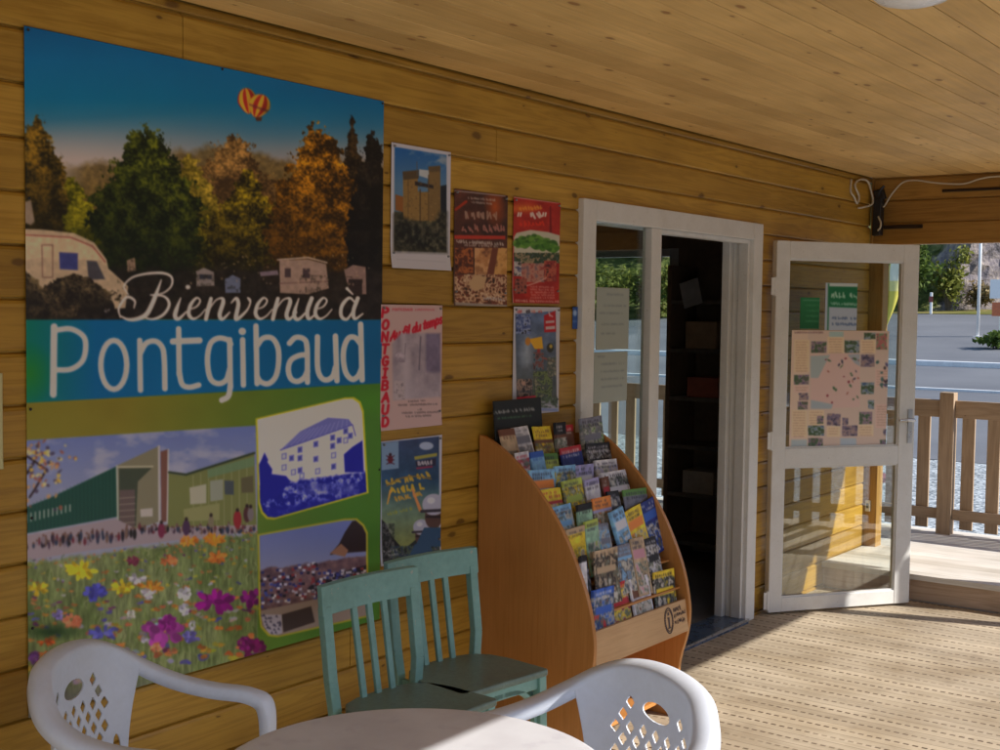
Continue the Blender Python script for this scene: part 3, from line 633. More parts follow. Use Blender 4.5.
def art_dark():
    a = wall_art(3.464, 3.782, 1.612, 2.027, 0.0019); C = crop(440, 180, 5.77); X, Y = a.X, a.Y
    a.fill((60, 34, 26))
    n = fbm(X/9, Y/9, 1, 4)[..., None]; a.fill(np.array([30, 22, 24])*(1-n)+np.array([84, 44, 34])*n)
    g = np.clip(1-np.hypot((X-495)/12, (Y-207)/22), 0, 1); a.fill((150, 66, 26), g*.9)
    a.line(C((90, 170), (150, 125)), 2.6, (126, 40, 24)); a.line(C((86, 62), (375, 92)), 1.2, (140, 132, 132), alpha=.8)
    a.scrib(*C((155, 108))[0], *C((320, 122))[0], 2.0, .7, (150, 140, 134), 1); a.scrib(*C((180, 132))[0], *C((300, 142))[0], 1.8, .6, (150, 140, 134), 2)
    a.scrib(*C((140, 222))[0], *C((340, 232))[0], 8.2, 2.0, (134, 108, 96), 3); a.scrib(*C((100, 305))[0], *C((375, 300))[0], 8.0, 2.0, (140, 92, 84), 14)
    a.poly(C((82, 318), (375, 322), (375, 342), (82, 340)), (142, 44, 34)); a.scrib(*C((92, 362))[0], *C((372, 378))[0], 3.0, 1.1, (156, 146, 140), 5); a.scrib(*C((140, 382))[0], *C((330, 388))[0], 2.0, .7, (150, 140, 134), 6)
    a.photo(*C((86, 392))[0], *C((190, 540))[0], [(34, 24, 24), (70, 36, 26), (132, 74, 40), (60, 30, 26)], 5, 2)
    a.photo(*C((198, 392))[0], *C((300, 640))[0], [(122, 84, 56), (160, 120, 84), (142, 98, 62), (96, 60, 42)], 9, 3)
    a.photo(*C((300, 392))[0], *C((386, 545))[0], [(140, 98, 50), (160, 120, 70), (84, 48, 30)], 7, 1)
    a.poly(C((300, 392), (335, 392), (310, 545), (270, 545)), (86, 46, 34))
    a.photo(*C((80, 545))[0], *C((386, 720))[0], [(40, 28, 26), (120, 80, 58), (160, 136, 112), (90, 46, 34), (60, 40, 32)], 3.4, 5)
    a.poly(C((160, 600), (200, 545), (270, 560), (250, 625), (200, 645)), (150, 122, 92)); a.scrib(*C((250, 690))[0], *C((375, 700))[0], 3.4, 1.0, (150, 146, 150), 8)
    a.line(C((75, 712), (385, 730)), 3.0, (120, 110, 104)); a.line(C((75, 60), (80, 725)), 1.4, (66, 46, 36))
    return a

def art_red():
    a = wall_art(3.819, 4.134, 1.626, 2.027, 0.0019); C = crop(440, 180, 5.77); X, Y = a.X, a.Y
    a.fill((122, 26, 26)); n = fbm(X/10, Y/6, 2, 4)[..., None]; a.fill(np.array([104, 18, 20])*(1-n)+np.array([156, 44, 34])*n)
    g = np.clip(1-np.hypot((X-522)/22, (Y-208)/7), 0, 1); a.fill((176, 96, 34), g*.8)
    a.scrib(*C((455, 180))[0], *C((600, 168))[0], 4.2, 1.3, (176, 112, 44), 21)
    a.scrib(*C((478, 222))[0], *C((582, 222))[0], 7.6, 2.6, (172, 164, 158), 31); 
    for q in ((452, 190), (466, 190), (596, 190), (610, 190)): a.line(C(q, (q[0]-4, q[1]+18)), 1.6, (172, 164, 158))
    a.scrib(*C((455, 268))[0], *C((600, 268))[0], 5.6, 1.6, (168, 42, 26), 23); a.poly(C((632, 150), (640, 150), (645, 320), (628, 320)), (96, 20, 24)); a.ell(*C((632, 345))[0], 2.8, 4, (96, 16, 22))
    a.poly(C((425, 330), (440, 305), (520, 288), (620, 300), (690, 320), (690, 480), (425, 450)), (150, 146, 132))
    sl = a.sub(513, 235, 559, 262); 
    for cx, cy, rx, ry in ((470, 360, 45, 30), (530, 350, 60, 32), (590, 370, 60, 34), (640, 385, 45, 30)):
        for k in range(40):
            r = random.Random(cx*k+k); t = r.uniform(0, 6.28); q = r.random()**.5
            a.ell(*C((cx+rx*q*math.cos(t), cy+ry*q*math.sin(t)))[0], 2.6, 1.8, r.choice(((52, 92, 30), (80, 116, 44), (38, 72, 26), (60, 100, 36))), alpha=.85)
    a.photo(*C((425, 420))[0], *C((690, 480))[0], [(60, 66, 70), (34, 50, 34), (120, 104, 84), (44, 60, 44)], 4, 4)
    a.photo(*C((425, 470))[0], *C((470, 555))[0], [(60, 60, 90), (150, 142, 140), (40, 36, 40)], 3, 3); a.photo(*C((470, 480))[0], *C((600, 590))[0], [(96, 84, 90), (140, 104, 92), (112, 48, 46)], 4, 2, alpha=.9)
    a.photo(*C((598, 465))[0], *C((670, 585))[0], [(40, 24, 26), (140, 70, 54), (104, 36, 34), (50, 28, 30)], 3.5, 1); a.photo(*C((430, 570))[0], *C((500, 655))[0], [(50, 26, 28), (120, 66, 56), (38, 24, 28)], 3.5, 5)
    a.curve(C((500, 610), (560, 590), (610, 565)), 1.2, (160, 120, 110)); 
    for i in range(5): a.scrib(*C((520, 620+i*16))[0], *C((660, 625+i*15))[0], 1.8, .6, (164, 110, 104), 40+i)
    a.scrib(*C((430, 702))[0], *C((680, 708))[0], 2.2, .8, (168, 130, 124), 50); a.line(C((418, 95), (416, 715)), 1.2, (150, 110, 104)); a.line(C((416, 98), (684, 132)), 1.1, (156, 120, 112))
    return a

def art_pink():
    a = wall_art(3.082, 3.402, 1.189, 1.612, 0.0019); C = crop(370, 295, 5.357); X, Y = a.X, a.Y
    a.fill((156, 132, 134)); red = (156, 20, 40)
    for i, ch in enumerate('PONTGIBAUD'):
        y0 = 118+i*65; px, py = C((60+2*math.sin(i*2), y0))[0]
        word(a, ch, px, py, px+6.6, py-.2, 8.8, 2.5, red, 0.16)
    word(a, "PONTGIBAUD", *C((118, 84))[0], *C((228, 84))[0], 2.2, .6, (150, 60, 70)); a.scrib(*C((240, 84))[0], *C((350, 84))[0], 2.2, .6, (150, 60, 70), 3)
    S = lambda ws, *p: a.curve(C(*p), ws, red, 6)
    # "Au fil du temps"
    LOW = {'A': (1.0, [[(0, 0), (.3, .8), (.62, 1.5), (.7, .7), (.85, 0)], [(.05, .45), (.5, .6), (.95, .55)]]), 'u': (.7, [[(.05, 1), (.08, .2), (.35, .02), (.6, .35), (.62, 1)], [(.62, .5), (.72, 0)]]),
     'f': (.5, [[(.6, 1.5), (.35, 1.6), (.25, 1.1), (.15, -.45)], [(0, .85), (.55, .95)]]), 'i': (.3, [[(.15, 1), (.2, 0)], [(.15, 1.35), (.18, 1.4)]]), 'l': (.3, [[(.12, 1.65), (.18, 0)]]),
     'd': (.7, [[(.6, .9), (.3, 1), (.05, .55), (.2, .02), (.5, .2), (.6, .6)], [(.62, 1.65), (.66, 0)]]), 't': (.45, [[(.2, 1.45), (.2, .2), (.42, .05)], [(0, 1), (.45, 1.05)]]),
     'e': (.6, [[(.05, .5), (.55, .6), (.4, 1), (.1, .8), (.05, .3), (.3, 0), (.58, .2)]]), 'm': (1.0, [[(.05, 1), (.08, 0)], [(.08, .7), (.3, 1), (.45, .7), (.47, 0)], [(.47, .7), (.7, 1), (.85, .7), (.9, 0)]]),
     'p': (.7, [[(.1, 1.05), (.05, -.5)], [(.1, .8), (.4, 1), (.62, .55), (.4, .02), (.1, .2)]]), 's': (.5, [[(.45, .9), (.2, 1), (.08, .7), (.42, .35), (.3, 0), (.02, .12)]]), ' ': (.35, [])}
    x = 0.0; bx, by, ux, uy, hh = 108, 246, .945, -.33, 31
    for ch in 'Au fil du temps':
        w_, sts = LOW[ch]
        for st in sts: a.curve(C(*[(bx + (x + p[0]) * 29.5 * ux + p[1] * hh * .12, by + (x + p[0]) * 29.5 * uy - p[1] * hh) for p in st]), 1.9, red, 4)
        x += w_ + .1
    # pale view of a tree-lined path
    fr = C((118, 262), (165, 205), (375, 205), (378, 545), (122, 565)); sl, cov = a.poly(fr, None, ret=True, aa=2.5); x, y = X[sl], Y[sl]
    n = fbm(x/7, y/9, 3, 4)[..., None]; b = np.array([104, 96, 112])*(1-n)+np.array([150, 138, 150])*n
    p = np.clip(1-np.abs(x-(404+(y-340)*.05))/(5+np.clip(y-350, 0, 60)*.28), 0, 1)[..., None]; b = b*(1-p*.8)+np.array([150, 140, 152])*p*.8
    rt = np.clip((x-424)/3, 0, 1)[..., None]*np.clip((374-y)/4, 0, 1)[..., None]; b = b*(1-rt)+rt*(np.array([78, 70, 92])+np.array([36, 34, 40])*n)
    a.put(sl, cov, b)
    a.line(C((270, 225), (262, 400)), 1.6, (92, 84, 100)); a.line(C((190, 260), (185, 340)), 1, (110, 100, 116)); a.tree(*C((160, 300))[0], C((0, 360))[0][1], 12, (110, 100, 116), (140, 130, 142), 2)
    a.photo(*C((128, 460))[0], *C((185, 560))[0], [(110, 100, 108), (150, 138, 146), (96, 88, 100)], 3, 2, alpha=.8)
    for i, (x0, x1, yy) in enumerate([(205, 300, 575), (150, 362, 594), (255, 280, 620), (170, 370, 636), (190, 325, 655)]):
        a.scrib(*C((x0, yy))[0], *C((x1, yy-6))[0], 1.7, .55, (74, 62, 66), 60+i)
    return a

def art_teal():
    a = wall_art(3.089, 3.407, 0.731, 1.153, 0.0019); C = crop(370, 430, 5.357); X, Y = a.X, a.Y
    a.fill((150, 150, 166)); C0 = C((56, 68), (368, 34), (370, 648), (66, 716))
    sl, cov = a.poly(C0, None, ret=True); x, y = X[sl], Y[sl]; t = np.clip((y-440)/115, 0, 1)
    b = np.stack([np.interp(t, [0, .35, .6, 1], v) for v in ([44, 34, 84, 110], [56, 60, 104, 112], [88, 88, 92, 60])], -1)
    n = fbm(x/9, y/9, 2, 4)[..., None]; b = b*(.8+.4*n); a.put(sl, cov, b)
    a.poly(C((60, 70), (152, 60), (152, 205), (62, 216)), (96, 118, 148)); a.ell(*C((108, 158))[0], 2.6, 4, (84, 24, 38)); 
    for d in (-1, 1):
        for k in range(3): a.line(C((108, 150+k*12), (108+d*20, 138+k*22)), .9, (60, 20, 34))
    a.ell(*C((108, 132))[0], 1.4, 1.6, (40, 16, 26))
    a.ell(*C((300, 85))[0], 7, 4, (130, 140, 166)); a.poly(C((235, 142), (358, 122), (356, 140), (238, 160)), (124, 120, 60)); a.poly(C((240, 168), (352, 150), (350, 190), (246, 198)), (36, 34, 54)); a.scrib(*C((258, 192))[0], *C((345, 182))[0], 4.6, 1.6, (160, 156, 164), 9); a.line(C((250, 205), (330, 196)), 1.6, (120, 36, 60))
    yl = (170, 138, 46)
    a.scrib(*C((85, 300))[0], *C((325, 256))[0], 7.0, 2.2, yl, 33); a.curve(C((88, 300), (150, 262), (240, 248), (326, 262)), 1.1, (120, 90, 40))
    a.scrib(*C((112, 345))[0], *C((300, 318))[0], 7.0, 2.4, (182, 148, 40), 35); a.scrib(*C((135, 382))[0], *C((280, 352))[0], 4.6, 1.8, (176, 132, 48), 37)
    a.line(C((108, 325), (92, 395)), [2.4, 1.4], (170, 130, 60)); a.line(C((226, 320), (268, 430)), [2.2, 3.4], (170, 112, 70)); a.scrib(*C((95, 460))[0], *C((240, 425))[0], 3.6, 1.0, (130, 130, 50), 39)
    dk = (22, 24, 30)
    a.poly(C((62, 480), (84, 500), (110, 560), (150, 610), (180, 640), (170, 694), (66, 716)), dk); a.poly(C((180, 640), (240, 590), (320, 590), (372, 560), (370, 648), (170, 694)), (30, 38, 40))
    a.photo(*C((66, 500))[0], *C((130, 700))[0], [(20, 22, 28), (40, 44, 44), (110, 108, 110), (24, 26, 32)], 3, 1, alpha=.6); a.photo(*C((110, 620))[0], *C((365, 690))[0], [(26, 30, 36), (70, 84, 66), (36, 50, 74), (104, 100, 84)], 3, 4, alpha=.8)
    for cx, cy, s in ((275, 510, 1.0), (340, 385, 1.35)):
        q = C((cx, cy))[0]; a.ell(q[0], q[1]+11*s, 6.5*s, 9*s, (70, 52, 50)); a.ell(q[0], q[1]+2*s, 8.5*s, 8*s, (140, 140, 158)); a.line([(q[0]-9*s, q[1]+7*s), (q[0]+9*s, q[1]+6*s)], 2.2*s, (44, 40, 50)); a.ell(q[0]-2*s, q[1]-1*s, 3*s, 2.4*s, (166, 166, 176)); a.line([(q[0]-5*s, q[1]+11*s), (q[0]+5*s, q[1]+11*s)], 2*s, (36, 28, 32))
        a.poly([(q[0]-7*s, q[1]+19*s), (q[0]+8*s, q[1]+19*s), (q[0]+14*s, q[1]+33*s), (q[0]-14*s, q[1]+33*s)], (40, 64, 92))
    for i in range(2): a.scrib(*C((95, 655+i*22))[0], *C((155, 648+i*20))[0], 2.4, .8, (136, 136, 140), 70+i)
    return a

def art_sport():
    a = wall_art(3.830, 4.142, 1.194, 1.612, 0.0019); C = crop(500, 295, 5.77); X, Y = a.X, a.Y
    a.fill((150, 148, 158)); C0 = C((86, 108), (320, 92), (325, 640), (95, 610))
    sl, cov = a.poly(C0, None, ret=True); x, y = X[sl], Y[sl]; n = fbm(x/8, y/8, 1, 4)[..., None]; t = np.clip((y-312)/95, 0, 1)[..., None]
    a.put(sl, cov, (np.array([76, 92, 126])*(1-t)+np.array([60, 62, 58])*t)*(.7+.55*n)+np.clip(1-np.abs(x-527)/9, 0, 1)[..., None]*np.clip(1-np.abs(y-352)/24, 0, 1)[..., None]*60)
    for x0, x1, c in ((98, 130, (150, 50, 50)), (148, 172, (36, 30, 36)), (182, 212, (160, 90, 80)), (222, 260, (150, 60, 50))): a.scrib(*C((x0, 106))[0], *C((x1, 102))[0], 3.2, 1.1, c, x0)
    a.poly(C((252, 118), (318, 90), (322, 212), (254, 216)), (140, 24, 30)); a.scrib(*C((280, 134))[0], *C((318, 128))[0], 6, 1.8, (160, 150, 156), 5); a.poly(C((262, 150), (312, 146), (312, 160), (262, 164)), (150, 130, 134)); a.poly(C((262, 182), (316, 178), (316, 196), (262, 200)), (150, 134, 138))
    a.photo(*C((90, 115))[0], *C((175, 225))[0], [(28, 34, 56), (60, 74, 120), (110, 120, 150), (30, 34, 48)], 3, 2)
    a.poly(C((165, 255), (240, 240), (248, 310), (200, 312)), (182, 132, 34)); a.ell(*C((160, 268))[0], 2.6, 4, (150, 100, 40)); a.ell(*C((288, 305))[0], 3.4, 4.6, (36, 36, 30)); a.ell(*C((292, 296))[0], 1.6, 2, (140, 120, 50))
    a.photo(*C((190, 330))[0], *C((250, 430))[0], [(30, 36, 46), (70, 90, 104), (96, 60, 60), (40, 44, 50)], 3, 3); a.ell(*C((222, 322))[0], 1.8, 2, (120, 44, 44))
    a.line(C((240, 360), (310, 385)), 1.3, (130, 64, 50)); a.photo(*C((190, 440))[0], *C((300, 630))[0], [(36, 44, 32), (84, 96, 60), (50, 56, 56), (110, 108, 86)], 3.5, 4); a.photo(*C((95, 485))[0], *C((185, 590))[0], [(28, 26, 28), (60, 56, 60), (120, 100, 90), (34, 30, 32)], 3.4, 1); a.ell(*C((135, 510))[0], 1.8, 2.4, (140, 110, 98)); a.line(C((100, 596), (200, 586)), 1.8, (170, 30, 56))
    a.photo(*C((270, 360))[0], *C((322, 470))[0], [(110, 104, 90), (60, 66, 60), (140, 130, 110)], 3, 0, alpha=.8); a.photo(*C((215, 590))[0], *C((330, 650))[0], [(30, 40, 36), (60, 74, 60), (130, 130, 144)], 3, 3, alpha=.8); a.poly(C((215, 650), (330, 655), (330, 672), (215, 668)), (110, 120, 156))
    return a

def art_sheet(y0, y1, z0, z1, x, lines, col=(160, 158, 160), seed=0, ink=(70, 70, 84)):
    a = Art((x, y0, z1), (0, 1, 0), y1-y0, z1-z0, 0.0035); a.fill(col)
    P = lambda s, t: photo_xy(a.O+s*a.w*a.es+t*a.h*a.et)
    for i, (t, s0, s1, h) in enumerate(lines): a.scrib(*P(s0, t), *P(s1, t), h, max(.5, h*.3), ink, seed*31+i)
    return a
# ================================================================== materials
SUN_AZ, SUN_EL = 19.0, 33.7                      # azimuth from +X towards +Y
M = {}
M['wall'] = m_wood('varnished_pine_planks', (0.475, 0.272, 0.04), (0.33, 0.172, 0.02), 'Y', 0.1328, 'Z', 0.02, knots=0.8, rough=0.42, var=0.2, nax='X', cont=.36, kscale=5.2)
M['beam'] = m_wood('varnished_pine_beam', (0.40, 0.22, 0.05), (0.28, 0.145, 0.03), 'X', 0.1365, 'Z', 2.03, knots=0.3, rough=0.45, var=0.22, nax='Y')
M['post'] = m_wood('pine_post', (0.44, 0.24, 0.06), (0.3, 0.15, 0.035), 'Z', knots=0.3, rough=0.5)
M['ceil'] = m_wood('pine_ceiling_boards', (0.78, 0.52, 0.20), (0.66, 0.41, 0.14), 'Y', 0.12, 'X', 0.0, knots=0.8, rough=0.62, var=0.12, kscale=6.2, knotcol=(0.24, 0.075, 0.02), nax='Z', cont=.2)
M['fence'] = m_wood('weathered_fence_wood', (0.43, 0.315, 0.215), (0.33, 0.23, 0.15), 'Z', knots=0.35, rough=0.7, nax='Y')
M['rail'] = m_wood('weathered_rail_wood', (0.43, 0.315, 0.215), (0.33, 0.23, 0.15), 'X', knots=0.35, rough=0.7, nax='Y')
M['rack'] = m_wood('beech_veneer', (0.56, 0.25, 0.075), (0.48, 0.205, 0.055), 'Z', knots=0, rough=0.35, grain=1.6, cont=.2)
M['rackfront'] = m_wood('light_beech_veneer', (0.66, 0.42, 0.22), (0.6, 0.36, 0.18), 'Y', knots=0, rough=0.38, grain=1.6)
M['white'] = m_plain('white_painted_wood', (0.72, 0.715, 0.70), 0.38, 0.03, chips=(.5, .48, .44), grime=(.58, .56, .52))
M['plastic'] = m_plain('white_garden_plastic', (0.68, 0.735, 0.85), 0.38, 0.03, 7, bstr=0.03, grime=(.56, .60, .67))
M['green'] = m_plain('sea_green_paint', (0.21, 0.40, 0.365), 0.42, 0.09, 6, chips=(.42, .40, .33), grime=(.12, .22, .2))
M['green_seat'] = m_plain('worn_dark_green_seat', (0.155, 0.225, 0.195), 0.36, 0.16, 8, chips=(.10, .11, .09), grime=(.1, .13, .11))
M['black'] = m_plain('black_plastic', (0.015, 0.015, 0.018), 0.4, 0.1)
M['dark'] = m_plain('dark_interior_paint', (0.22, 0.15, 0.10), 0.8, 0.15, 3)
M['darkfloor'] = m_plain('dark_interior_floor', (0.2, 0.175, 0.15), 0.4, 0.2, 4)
M['cable'] = m_plain('white_cable', (0.62, 0.56, 0.44), 0.5, 0.05)
M['metal'] = m_plain('brushed_metal', (0.55, 0.55, 0.56), 0.3, 0.05, metallic=0.9)
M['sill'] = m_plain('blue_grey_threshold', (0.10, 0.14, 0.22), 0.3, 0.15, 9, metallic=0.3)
M['print'] = m_print()
M['gloss_print'] = m_print('glossy_printed_banner', 0.42, 0.35)
M['paper'] = m_plain('paper_edges', (0.6, 0.58, 0.54), 0.7, 0.06, 40)
M['glass'] = m_glass('window_glass', boost=1.6)
M['opal'] = m_plain('opal_lamp_glass', (0.8, 0.8, 0.8), 0.25, 0.02)
M['pin'] = m_plain('steel_pin', (.3, .3, .32), .35, metallic=.6)
M['door_glass'] = m_glass('reflective_door_glass', boost=3.4)
M['picture'] = m_plain('dusty_picture', (.4, .4, .42), .5)
M['joint'] = m_plain('dark_board_joint', (0.03, 0.014, 0.005), 0.9, 0.1)

def m_deck(name, base, dark, off):
    t = NT(name); co = t.coord(); s = t.n('ShaderNodeSeparateXYZ', {0: co}); P = 0.106
    q = t.math('DIVIDE', t.math('SUBTRACT', s.outputs['Y'], off), P)
    idx = t.math('FLOOR', q); fr = t.math('FRACT', q)
    rnd = t.n('ShaderNodeTexWhiteNoise', {'W': idx}, noise_dimensions='1D').outputs[0]
    sh = t.n('ShaderNodeCombineXYZ', {'X': t.math('MULTIPLY', rnd, 31.0)}).outputs[0]
    co2 = t.n('ShaderNodeVectorMath', {0: co, 1: sh}, operation='ADD').outputs[0]
    g = t.noise(t.mapping(co2, (0.8, 22, 1)), 1.0, 6, 0.65); g2 = t.noise(t.mapping(co2, (6, 120, 1)), 1.0, 4, 0.6)
    f = t.math('ADD', t.math('MULTIPLY', g, 0.55), t.math('MULTIPLY', g2, 0.45))
    c = t.ramp(f, [(0.28, dark), (0.5, base), (0.75, tuple(min(1, b * 1.22) for b in base))])
    c = t.mix(1.0, c, t.ramp(rnd, [(0, (0.86, 0.85, 0.84)), (1, (1.08, 1.07, 1.05))]), 'MULTIPLY')
    gr = t.noise(co, 9.0, 6, 0.75); c = t.mix(t.ramp(gr, [(0.54, 0.0), (0.72, 0.4)]), c, (0.2, 0.16, 0.115))
    st = t.noise(co, 2.3, 5, 0.6); c = t.mix(1.0, c, t.ramp(st, [(0.32, (0.70, 0.66, 0.60)), (0.6, (1.06, 1.06, 1.06))]), 'MULTIPLY')
    # slotted joints between the boards: short drain slots, one row per board
    half = t.math('ABSOLUTE', t.math('SUBTRACT', fr, 0.5)); row = t.math('LESS_THAN', half, 0.062)
    dx = t.math('FRACT', t.math('ADD', t.math('DIVIDE', s.outputs['X'], 0.0345), t.math('MULTIPLY', rnd, 3.0)))
    slot = t.math('MULTIPLY', row, t.math('LESS_THAN', dx, 0.62))
    worn = t.ramp(t.noise(t.mapping(co2, (2.2, 9, 1)), 1.0, 3), [(0.33, 0.4), (0.52, 1.0)])
    k = t.math('MULTIPLY', slot, t.math('MULTIPLY', worn, t.ramp(rnd, [(0.0, 0.7), (0.6, 1.0)])))
    c = t.mix(k, c, (0.085, 0.05, 0.03))
    edge = t.math('LESS_THAN', t.math('MINIMUM', fr, t.math('SUBTRACT', 1.0, fr)), 0.02)
    c = t.mix(t.math('MULTIPLY', edge, 0.6), c, (0.1, 0.07, 0.045))
    h = t.math('SUBTRACT', f, t.math('MULTIPLY', k, 1.5))
    return t.bsdf(c, 0.62, 0.3, bump=h, bstr=0.35, bdist=0.004)
M['deck'] = m_deck('slotted_decking', (0.50, 0.42, 0.315), (0.36, 0.295, 0.21), -0.03)
M['deck2'] = m_wood('grey_weathered_decking', (0.74, 0.71, 0.67), (0.60, 0.57, 0.53), 'X', 0.121, 'Y', 0.0, knots=0.2, rough=0.7, var=0.12)
M['riser'] = m_wood('step_riser_wood', (0.56, 0.41, 0.30), (0.44, 0.30, 0.2), 'X', knots=0.2, rough=0.7, nax='Y')

# ================================================================== building
def build_building():
    # plank wall: shiplap boards, opening for the doorway
    w = thing('plank_wall', 'long varnished pine wall of horizontal planks behind the posters and chairs', 'wall', (0, 0, 0))
    p = 0.1328; OY0, OY1, OZ = 4.30, 5.945, 2.04
    joints = {17: [2.265], 16: [3.713], 11: [0.4], 8: [-0.2], 5: [4.1], 3: [2.95], 18: [6.6]}
    b = MB(); r = random.Random(5)
    for k in range(-1, 19):
        z0, z1 = 0.02 + p * k, 0.02 + p * (k + 1)
        if k == 18: z1 = min(z1, 2.445)
        dx = r.uniform(-0.0012, 0.0012)
        prof = [(-0.022, z0), (-0.004 + dx, z0 + 0.0005), (dx, z0 + 0.005), (dx, z1 - 0.016), (-0.004 + dx, z1 - 0.008), (-0.0125 + dx, z1 - 0.004), (-0.0125 + dx, z1), (-0.022, z1)]
        segs = [(-1.6, 7.56)]
        if z0 < OZ - 0.03: segs = [(-1.6, OY0), (OY1, 7.56)]
        for j in joints.get(k, []):
            segs = [s2 for s in segs for s2 in ([(s[0], j - 0.0015), (j + 0.0015, s[1])] if s[0] < j < s[1] else [s])]
        for s0, s1 in segs: b.prism(prof, s0, s1, 'y')
    b.build('planks', M['wall'], w)
    b = MB(); b.box(-0.14, -0.0225, -1.6, OY0, -0.1, 2.445).box(-0.14, -0.0225, OY1, 7.56, -0.1, 2.445).box(-0.14, -0.0225, OY0, OY1, OZ, 2.445)
    b.build('backing', M['joint'], w)
    # ceiling boards of the porch
    b = MB()
    for i in range(0, 27):
        x0 = 0.12 * i; x1 = x0 + 0.12
        b.prism([(x0 + 0.002, 2.452), (x0 + 0.002, 2.4412), (x0 + 0.003, 2.4405), (x1 - 0.003, 2.4405), (x1 - 0.002, 2.4412), (x1 - 0.002, 2.452)], -1.6, 7.9, 'y')
    c = b.build('ceiling', M['ceil']); tag(c, 'pale knotty pine board ceiling over the porch', 'ceiling')
    # roof above it
    b = MB(); b.box(-4.2, 3.2, -1.8, 8.0, 2.455, 2.62); rf = b.build('roof', M['joint']); tag(rf, 'dark roof slab over porch and shop', 'roof')
    b = MB(); b.box(0.0, 3.12, 7.92, 7.96, 2.11, 2.453); b.build('fascia', M['beam'], rf)
    # end header of three planks, corner post
    h = thing('header_beam', 'brown plank beam across the open end of the porch above the fence', 'beam')
    b = MB()
    for k in range(3):
        z0 = 2.03 + 0.1365 * k; z1 = z0 + 0.1365
        b.prism([(7.645, z0), (7.645, z1), (7.595, z1), (7.595, z1 - 0.005), (7.585, z1 - 0.011), (7.585, z0 + 0.003), (7.588, z0)], 0.0, 3.12, 'x')
    b.build('planks', M['beam'], h)
    b = MB(); b.box(0.0, 0.012, 7.562, 7.5845, 2.03, 2.44); b.build('cover_strip', M['post'], h)
    b = MB(); b.box(-0.03, 0.078, 7.592, 7.69, -0.3, 2.028); ps = b.build('corner_post', M['post'], None, bevel=0.006); tag(ps, 'square pine post in the corner where the wall ends, seen through the door glass', 'post')
    # front eave beam and its posts (the open side, at the photographer's back)
    fb = thing('eave_beam', 'long brown eave beam on the open front of the porch', 'beam')
    b = MB(); b.box(3.06, 3.12, -1.6, 7.582, 2.05, 2.44); b.build('beam', M['beam'], fb)
    for y, lab in ((7.69, 'square pine post at the outer far corner of the porch'), (7.38, 'square pine gate post inside the outer far corner post'), (-1.2, 'square pine post at the near end of the porch front')):
        b = MB(); b.box(3.035, 3.119, y - 0.045, y + 0.045, -0.3, 2.048 if y < 7.5 else 2.03); o = b.build('porch_post', M['post'], None, bevel=0.005); tag(o, lab, 'post', 'porch posts')
    # interior of the shop
    it = thing('shop_interior', 'dark shop room behind the open doorway', 'room')
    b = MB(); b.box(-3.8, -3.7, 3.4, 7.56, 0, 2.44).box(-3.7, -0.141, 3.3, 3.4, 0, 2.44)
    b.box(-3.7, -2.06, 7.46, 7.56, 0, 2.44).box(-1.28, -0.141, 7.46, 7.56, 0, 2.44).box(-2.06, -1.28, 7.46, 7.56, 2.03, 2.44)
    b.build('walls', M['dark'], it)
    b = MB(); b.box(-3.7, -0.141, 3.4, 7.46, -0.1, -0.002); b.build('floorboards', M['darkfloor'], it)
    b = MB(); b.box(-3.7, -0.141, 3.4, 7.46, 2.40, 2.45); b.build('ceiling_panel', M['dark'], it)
    gd = thing('glazed_back_door', 'narrow white glazed door at the far side of the dark shop', 'door')
    b = MB()
    b.box(-2.058, -1.985, 7.47, 7.53, 0.0, 2.028).box(-1.355, -1.282, 7.47, 7.53, 0.0, 2.028).box(-1.985, -1.355, 7.47, 7.53, 1.975, 2.028).box(-1.985, -1.355, 7.47, 7.53, 0.0, 0.12)
    b.build('frame', M['white'], gd, bevel=0.004); b = MB(); b.box(-1.985, -1.355, 7.495, 7.501, 0.12, 1.975); b.build('pane', M['glass'], gd)
    su = thing('shelf_unit', 'dark wooden shelf unit standing inside the shop', 'shelf')
    b = MB()
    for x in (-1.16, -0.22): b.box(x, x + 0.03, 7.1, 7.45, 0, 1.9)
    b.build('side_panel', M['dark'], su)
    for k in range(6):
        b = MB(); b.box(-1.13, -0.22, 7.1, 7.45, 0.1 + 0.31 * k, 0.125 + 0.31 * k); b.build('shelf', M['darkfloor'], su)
    for (z0, z1, y0, y1, x0, x1, c, lab) in ((0, .95, 5.6, 6.9, -2.9, -2.35, (.3, .2, .12), 'dark wooden counter deep inside the shop'), ):
        b = MB(); b.box(x0, x1, y0, y1, z0, z1).box(x0 - .03, x1 + .04, y0 - .03, y1 + .03, z1 + .0005, z1 + .035); o = b.build('counter', m_plain('counter_wood', c, .5), None, bevel=.006); tag(o, lab, 'counter')
    r = random.Random(3); nm = ('upper left', 'upper right', 'middle left', 'middle right', 'lower left', 'lower right')
    for i in range(6):
        x = -1.05 + 0.42 * (i % 2) + r.uniform(0, .05); z = 0.126 + 0.31 * (4 - i // 2 - (i // 4)); cb = MB(); cb.box(x, x + 0.22, 7.13, 7.36, z, z + r.uniform(.12, .22)); cb.box(x+.02, x + 0.2, 7.127, 7.1295, z + .03, z + .09)
        o = cb.build('carton', m_plain('carton_%d' % i, [(0.4, .28, .18), (.3, .32, .4), (.45, .14, .1), (.25, .32, .2), (.5, .46, .4), (.2, .22, .4)][i], .7), None, bevel=.004); tag(o, 'dim carton on the %s of the dark shelf unit' % nm[i], 'carton', 'cartons on the shop shelves')
    b = MB(); b.obox((-0.98, 7.085, 1.72), (0.065, 0, 0.02), (0, 0.004, 0), (-0.02, 0, 0.08)); o = b.build('framed_picture', M['picture'], None, bevel=.002); tag(o, 'small pale tilted picture hanging on the dark shelf unit', 'picture')
build_building()

